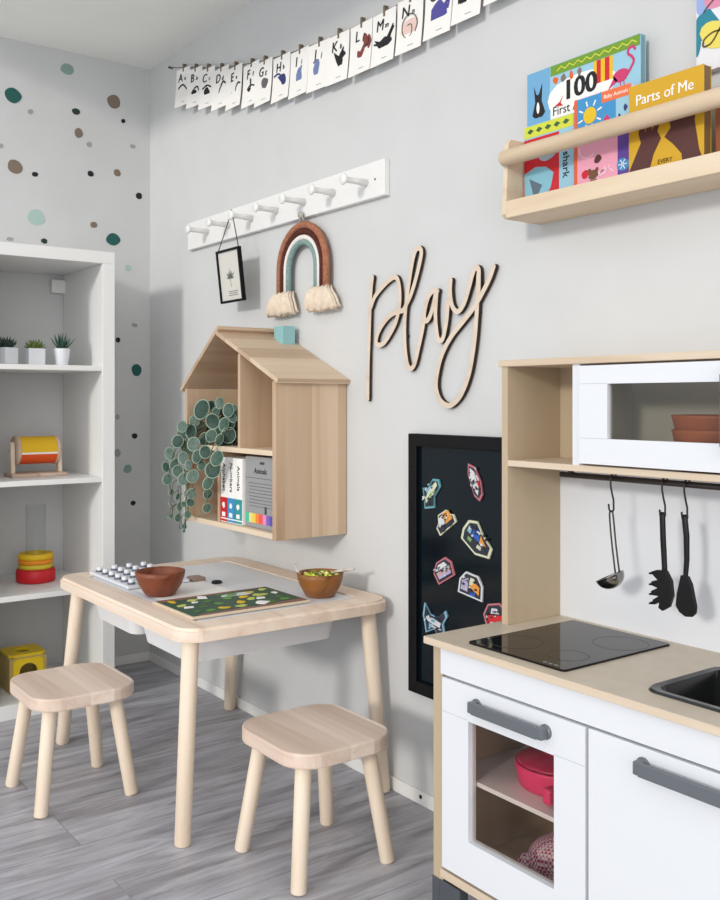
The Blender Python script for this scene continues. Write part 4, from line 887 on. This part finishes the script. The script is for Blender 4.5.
# hob
h_ = part('hob', prism(BM(), rrect(2.134, 2.366, -.325, -.037, .008, 4), 'xy', .5535, .5575, bev=.0008), mat('hob_glass', (14,14,16), .06, 0, .28), K2)
b = BM()
for (x, y, r) in ((2.19,-.255,.048), (2.31,-.11,.048), (2.31,-.25,.034)):
    lathe(b, [(r,.5576),(r+.0012,.5578),(r+.0024,.5576)], (x,y,0), seg=40)
part('cooking_ring', b, mat('ring_grey', (46,44,42), .4), h_)
b = BM()
for k in range(3): bx(b, 2.31+.012*k, 2.318+.012*k, -.315, -.311, .5575, .5578)
part('control_mark', b, GREY, h_)
# sink
b = BM(); o_ = rrect(2.497, 2.745, -.300, -.085, .03); i1 = rrect(2.512, 2.73, -.285, -.1, .024); i2 = rrect(2.53, 2.712, -.268, -.118, .03)
rings = [[b.verts.new((*p, .5537)) for p in o_], [b.verts.new((*p, .5575)) for p in rrect(2.5,2.742,-.297,-.088,.03)], [b.verts.new((*p, .5565)) for p in i1], [b.verts.new((*p, .5)) for p in i2]]
for A, B in zip(rings, rings[1:]):
    for i in range(len(A)): f = b.faces.new((A[i], A[(i+1) % len(A)], B[(i+1) % len(A)], B[i])); f.smooth = False
b.faces.new(rings[-1]); bmesh.ops.recalc_face_normals(b, faces=b.faces[:])
for f in b.faces: f.normal_flip() if f.normal.z < -.5 else None
part('sink', b, mat('sink_black', (14,16,17), .18, 0, .5), K2)
# upper part
UY = -.165
kp('upright_panel', BIRCH, 2.062, 2.078, UY, -.003, .5535, 1.066, bev=.0008)
kp('upright_panel', BIRCH, 2.760, 2.776, UY, -.003, .5535, 1.066, bev=.0008)
kp('top_board', BIRCH_X, 2.056, 2.784, UY-.004, -.003, 1.066, 1.079, bev=.001)
kp('upper_shelf', BIRCH_X, 2.078, 2.760, UY, -.011, .869, .881, bev=.001)
kp('cubby_divider', WHITEK, 2.243, 2.259, UY+.002, -.011, .881, 1.066)
kp('splash_panel', WHITEK, 2.078, 2.760, -.011, -.003, .5535, .869)
kp('cubby_back', BIRCH, 2.078, 2.243, -.011, -.003, .881, 1.066); kp('microwave_back', mat('grey_white_panel',(206,208,202),.6), 2.259, 2.760, -.011, -.003, .881, 1.066)
b = BM(); MX0, MX1, GX0, GX1, GZ0, GZ1 = 2.266, 2.60, 2.330, 2.562, .931, 1.029
for a in ((MX0,GX0,.885,1.062),(GX1,MX1,.885,1.062),(GX0,GX1,GZ1,1.062),(GX0,GX1,.885,GZ0)): bx(b, a[0], a[1], -.172, -.158, a[2], a[3])
bmesh.ops.remove_doubles(b, verts=b.verts[:], dist=1e-5)
d = part('microwave_door', b, WHITEK, K2)
part('glass', box(GX0-.003, GX1+.003, -.165, -.162, GZ0-.003, GZ1+.003), MICROGLASS, d)
b = BM(); bx(b, MX0+.001, GX0, -.1723, -.172, GZ1, GZ1+.0005); bx(b, MX0+.001, GX0, -.1723, -.172, GZ0, GZ0+.0005); part('seam', b, LGREY, d)
handle(d, .922, 1.045, 2.574, True, -.172)
kp('control_panel', WHITEK, 2.603, 2.758, -.172, -.158, .885, 1.062, bev=.001)
b = BM()
for z in (.925, 1.02): lathe(b, [(.001,-.186),(.014,-.186),(.016,-.183),(.016,-.172)], (2.68,0,z), 'y')
part('knob', b, CHARCOAL, K2)
r_ = part('utensil_rail', rod(BM(), (2.176,-.118,.857), (2.752,-.118,.857), .0055, seg=14), mat('rail_dark', (58,52,50), .4, .4), K2)
b = BM()
for x in (2.20, 2.72): bx(b, x-.004, x+.004, -.122, -.114, .861, .8695)
part('rail_bracket', b, MATS['rail_dark'], r_)
# things in the cupboards
PCX, PCY = 2.252, -.212
t = thing('toy_pan', 'pinkish red toy cooking pot on the oven shelf', 'toy pot', (PCX,PCY,.306))
part('pan', lathe(BM(), [(.001,.0001),(.066,.0001),(.071,.004),(.078,.040),(.0765,.043),(.073,.042),(.067,.008),(.001,.006)], (PCX,PCY,.3063), seg=36), PINKRED, t)
part('handle', box(PCX+.048, PCX+.068, PCY-.096, PCY-.058, .312, .340, bev=.006), PINKRED, t)
part('lid', lathe(BM(), [(.001,.026),(.010,.026),(.013,.022),(.008,.014),(.03,.011),(.070,.003),(.074,-.001),(.001,-.001)], (PCX,PCY,.351), seg=36), mat('lid_red',(186,36,84),.4), t)
gm = mat('gingham', (200,60,110), .9); n, l, bs = nodes(gm)
tc = n.new('ShaderNodeTexCoord'); ck = n.new('ShaderNodeTexChecker'); ck.inputs['Scale'].default_value = 190; ck.inputs['Color1'].default_value = lin((180,60,128)); ck.inputs['Color2'].default_value = lin((238,226,236))
mpn = n.new('ShaderNodeMapping'); mpn.inputs['Rotation'].default_value = (.3, .2, .5); l.new(tc.outputs['Object'], mpn.inputs['Vector']); l.new(mpn.outputs[0], ck.inputs['Vector']); l.new(ck.outputs['Color'], bs.inputs['Base Color'])
b = BM(); tt = bmesh.new(); bmesh.ops.create_uvsphere(tt, u_segments=24, v_segments=16, radius=1)
for v in tt.verts: v.co = Vector((v.co.x*.058, v.co.y*.078, v.co.z*.040*(1+.25*v.co.x))); 
tt.transform(Matrix.Translation((2.235,-.175,.1645))); _merge(b, tt, 0, True)
tube(b, [(2.222,-.22,.16),(2.20,-.245,.158),(2.19,-.25,.157)], [.016,.014,.006], 12)
for v in b.verts: v.co.z = max(v.co.z, .1255)
t = solo('oven_mitt', b, gm, 'red and white gingham oven mitt on the oven floor', 'oven mitt', (2.235,-.175,.1245))
for k, z in enumerate((.8815, .906, .9305)):
    b = BM(); lathe(b, [(.001,0),(.052,0),(.056,.003),(.064,.038),(.066,.0435),(.0635,.0445),(.0605,.040),(.0575,.0245),(.050,.022),(.001,.0215)], (2.487,-.095,z), seg=32)
    solo('toy_bowl', b, mat('terracotta_wood',(172,92,48),.5), ('lowest', 'middle', 'topmost')[k]+' brown bowl of the nested stack behind the microwave glass', 'bowl', (2.487,-.095,z), 'brown bowls in the microwave')
# hooks and utensils
HS = 'hooks on the utensil rail'
for x, lab in ((2.301,'ladle'), (2.411,'black spaghetti spoon'), (2.455,'black turner')):
    y = -.118; pts = [(x,y+.0085,.852),(x,y+.0085,.857)]
    pts += [(x, y+.0085*math.cos(a), .857+.0085*math.sin(a)) for a in [PI*k/8 for k in range(1,9)]]
    pts += [(x,y-.0088,.845),(x+.001,y-.006,.83),(x+.002,y-.003,.818),(x+.002,y-.003,.806)]
    pts += [(x-.003+.0055*math.cos(a), y-.003, .803-.0065*math.sin(a)) for a in [PI*k/8 for k in range(0,9)]]+[(x-.009,y-.003,.81)]
    solo('rail_hook', tube(BM(), pts, .0017, 8), mat('hook_dark',(52,48,46),.35,.6), 'dark S-hook on the rail holding the '+lab, 'hook', (x,y,.86), HS)
t = thing('ladle', 'small steel ladle with a wire handle hanging from the rail', 'utensil', (2.30,-.121,.66))
b = BM()
tube(b, smooth_path([(2.316,-.121,.688),(2.308,-.121,.74),(2.302,-.121,.79),(2.298,-.121,.7975),(2.294,-.121,.79),(2.299,-.121,.74),(2.307,-.121,.686)], 4), .0016, 8)
part('handle', b, DARKSTEEL, t, 'dark wire handle')
b = BM(); prof = [(.031*math.sin(PI/2*k/8), -.031*math.cos(PI/2*k/8)*.85) for k in range(9)]; prof[0] = (0, prof[0][1])
prof += [(.0325*1.0,.001)]+[(.029*math.sin(PI/2*k/8), -.029*math.cos(PI/2*k/8)*.82+.0005) for k in range(8,-1,-1)]; prof[-1] = (0, prof[-1][1])
lathe(b, prof, (0,0,0), seg=28)
b.transform(Matrix.Translation((2.2965,-.124,.679)) @ Matrix.Rotation(math.radians(-24), 4, 'Y') @ Matrix.Rotation(math.radians(10), 4, 'X') @ Matrix.Scale(.86, 4))
part('ladle_bowl', b, STEEL, t)
t = thing('spaghetti_spoon', 'black toothed pasta spoon hanging from the rail', 'utensil', (2.408,-.121,.64))
b = BM(); tube(b, [(2.408,-.121,.806),(2.4075,-.121,.80),(2.409,-.121,.76),(2.412,-.121,.71),(2.411,-.121,.695)], [.004,.0055,.0055,.0052,.006], 12, flat=.7); part('handle', b, BLACK, t)
b = BM(); prism(b, [(2.398,.705),(2.418,.706),(2.428,.69),(2.431,.665),(2.424,.645),(2.410,.636),(2.402,.640),(2.404,.650),(2.393,.644),(2.390,.652),(2.402,.660),(2.388,.660),(2.387,.667),(2.400,.674),(2.387,.677),(2.388,.684),(2.400,.688),(2.391,.695),(2.393,.703)], 'xz', -.126, -.118, bev=.001)
part('head', b, BLACK, t)
for z in (.699, .68, .663, .647): part('tooth', rod(BM(), (2.391,-.122,z), (2.3875,-.131,z-.001), .0035, .0015, seg=8), BLACK, t)
t = thing('turner', 'black smooth turner hanging rightmost from the rail', 'utensil', (2.455,-.121,.635))
b = BM(); tube(b, [(2.452,-.121,.806),(2.452,-.121,.80),(2.4555,-.121,.77),(2.456,-.121,.73),(2.4535,-.121,.70),(2.453,-.121,.69)], [.004,.0055,.0055,.005,.0045,.005], 12, flat=.7); part('handle', b, BLACK, t)
b = BM(); prism(b, smooth_poly if 0 else [(2.446,.703),(2.461,.703),(2.468,.69),(2.476,.655),(2.475,.643),(2.468,.636),(2.455,.634),(2.443,.640),(2.436,.65),(2.438,.67)], 'xz', -.125, -.119, bev=.0015); part('blade', b, BLACK, t)

# ------------------------------------------------------------------ daylight and added fill
sun = bpy.data.lights.new('sun', 'SUN'); sun.energy = 1.3; sun.angle = math.radians(7); sun.color = (1, .955, .89)
so = bpy.data.objects.new('sun', sun); COL.objects.link(so)
so.rotation_euler = Vector((-.34, 1, -.27)).to_track_quat('-Z', 'Y').to_euler(); so.location = (2, -3, 2)
s2 = bpy.data.lights.new('left_wall_fill', 'SUN'); s2.energy = .65; s2.angle = math.radians(50); s2.color = (1, .94, .89)  # added warm fill sun to brighten the dotted wall, not an actual window
so2 = bpy.data.objects.new('left_wall_fill', s2); COL.objects.link(so2); so2.location = (4.5, -1.5, 2)
so2.rotation_euler = Vector((-1, .28, -.3)).to_track_quat('-Z', 'Y').to_euler()
w = bpy.data.worlds.new('daylight'); scene.world = w; w.use_nodes = True
w.node_tree.nodes['Background'].inputs[0].default_value = (.94, .965, 1, 1); w.node_tree.nodes['Background'].inputs[1].default_value = 1.2

# ------------------------------------------------------------------ camera
cam = bpy.data.cameras.new('camera'); co = bpy.data.objects.new('camera', cam); COL.objects.link(co)
cam.sensor_fit = 'AUTO'; cam.sensor_width = 36; cam.lens = 38.0; cam.shift_y = -50/900; cam.clip_start = .02
yaw = math.radians(36.384351815835885)
fwd = Vector((-math.cos(yaw), math.sin(yaw), 0))
co.location = (3.42027, -1.51704, 1.0); co.rotation_euler = fwd.to_track_quat('-Z', 'Y').to_euler()
scene.camera = co
scene.view_settings.view_transform = 'Standard'; scene.view_settings.look = 'None'; scene.view_settings.gamma = 1
scene.view_settings.use_curve_mapping = False; scene.view_settings.exposure = 0
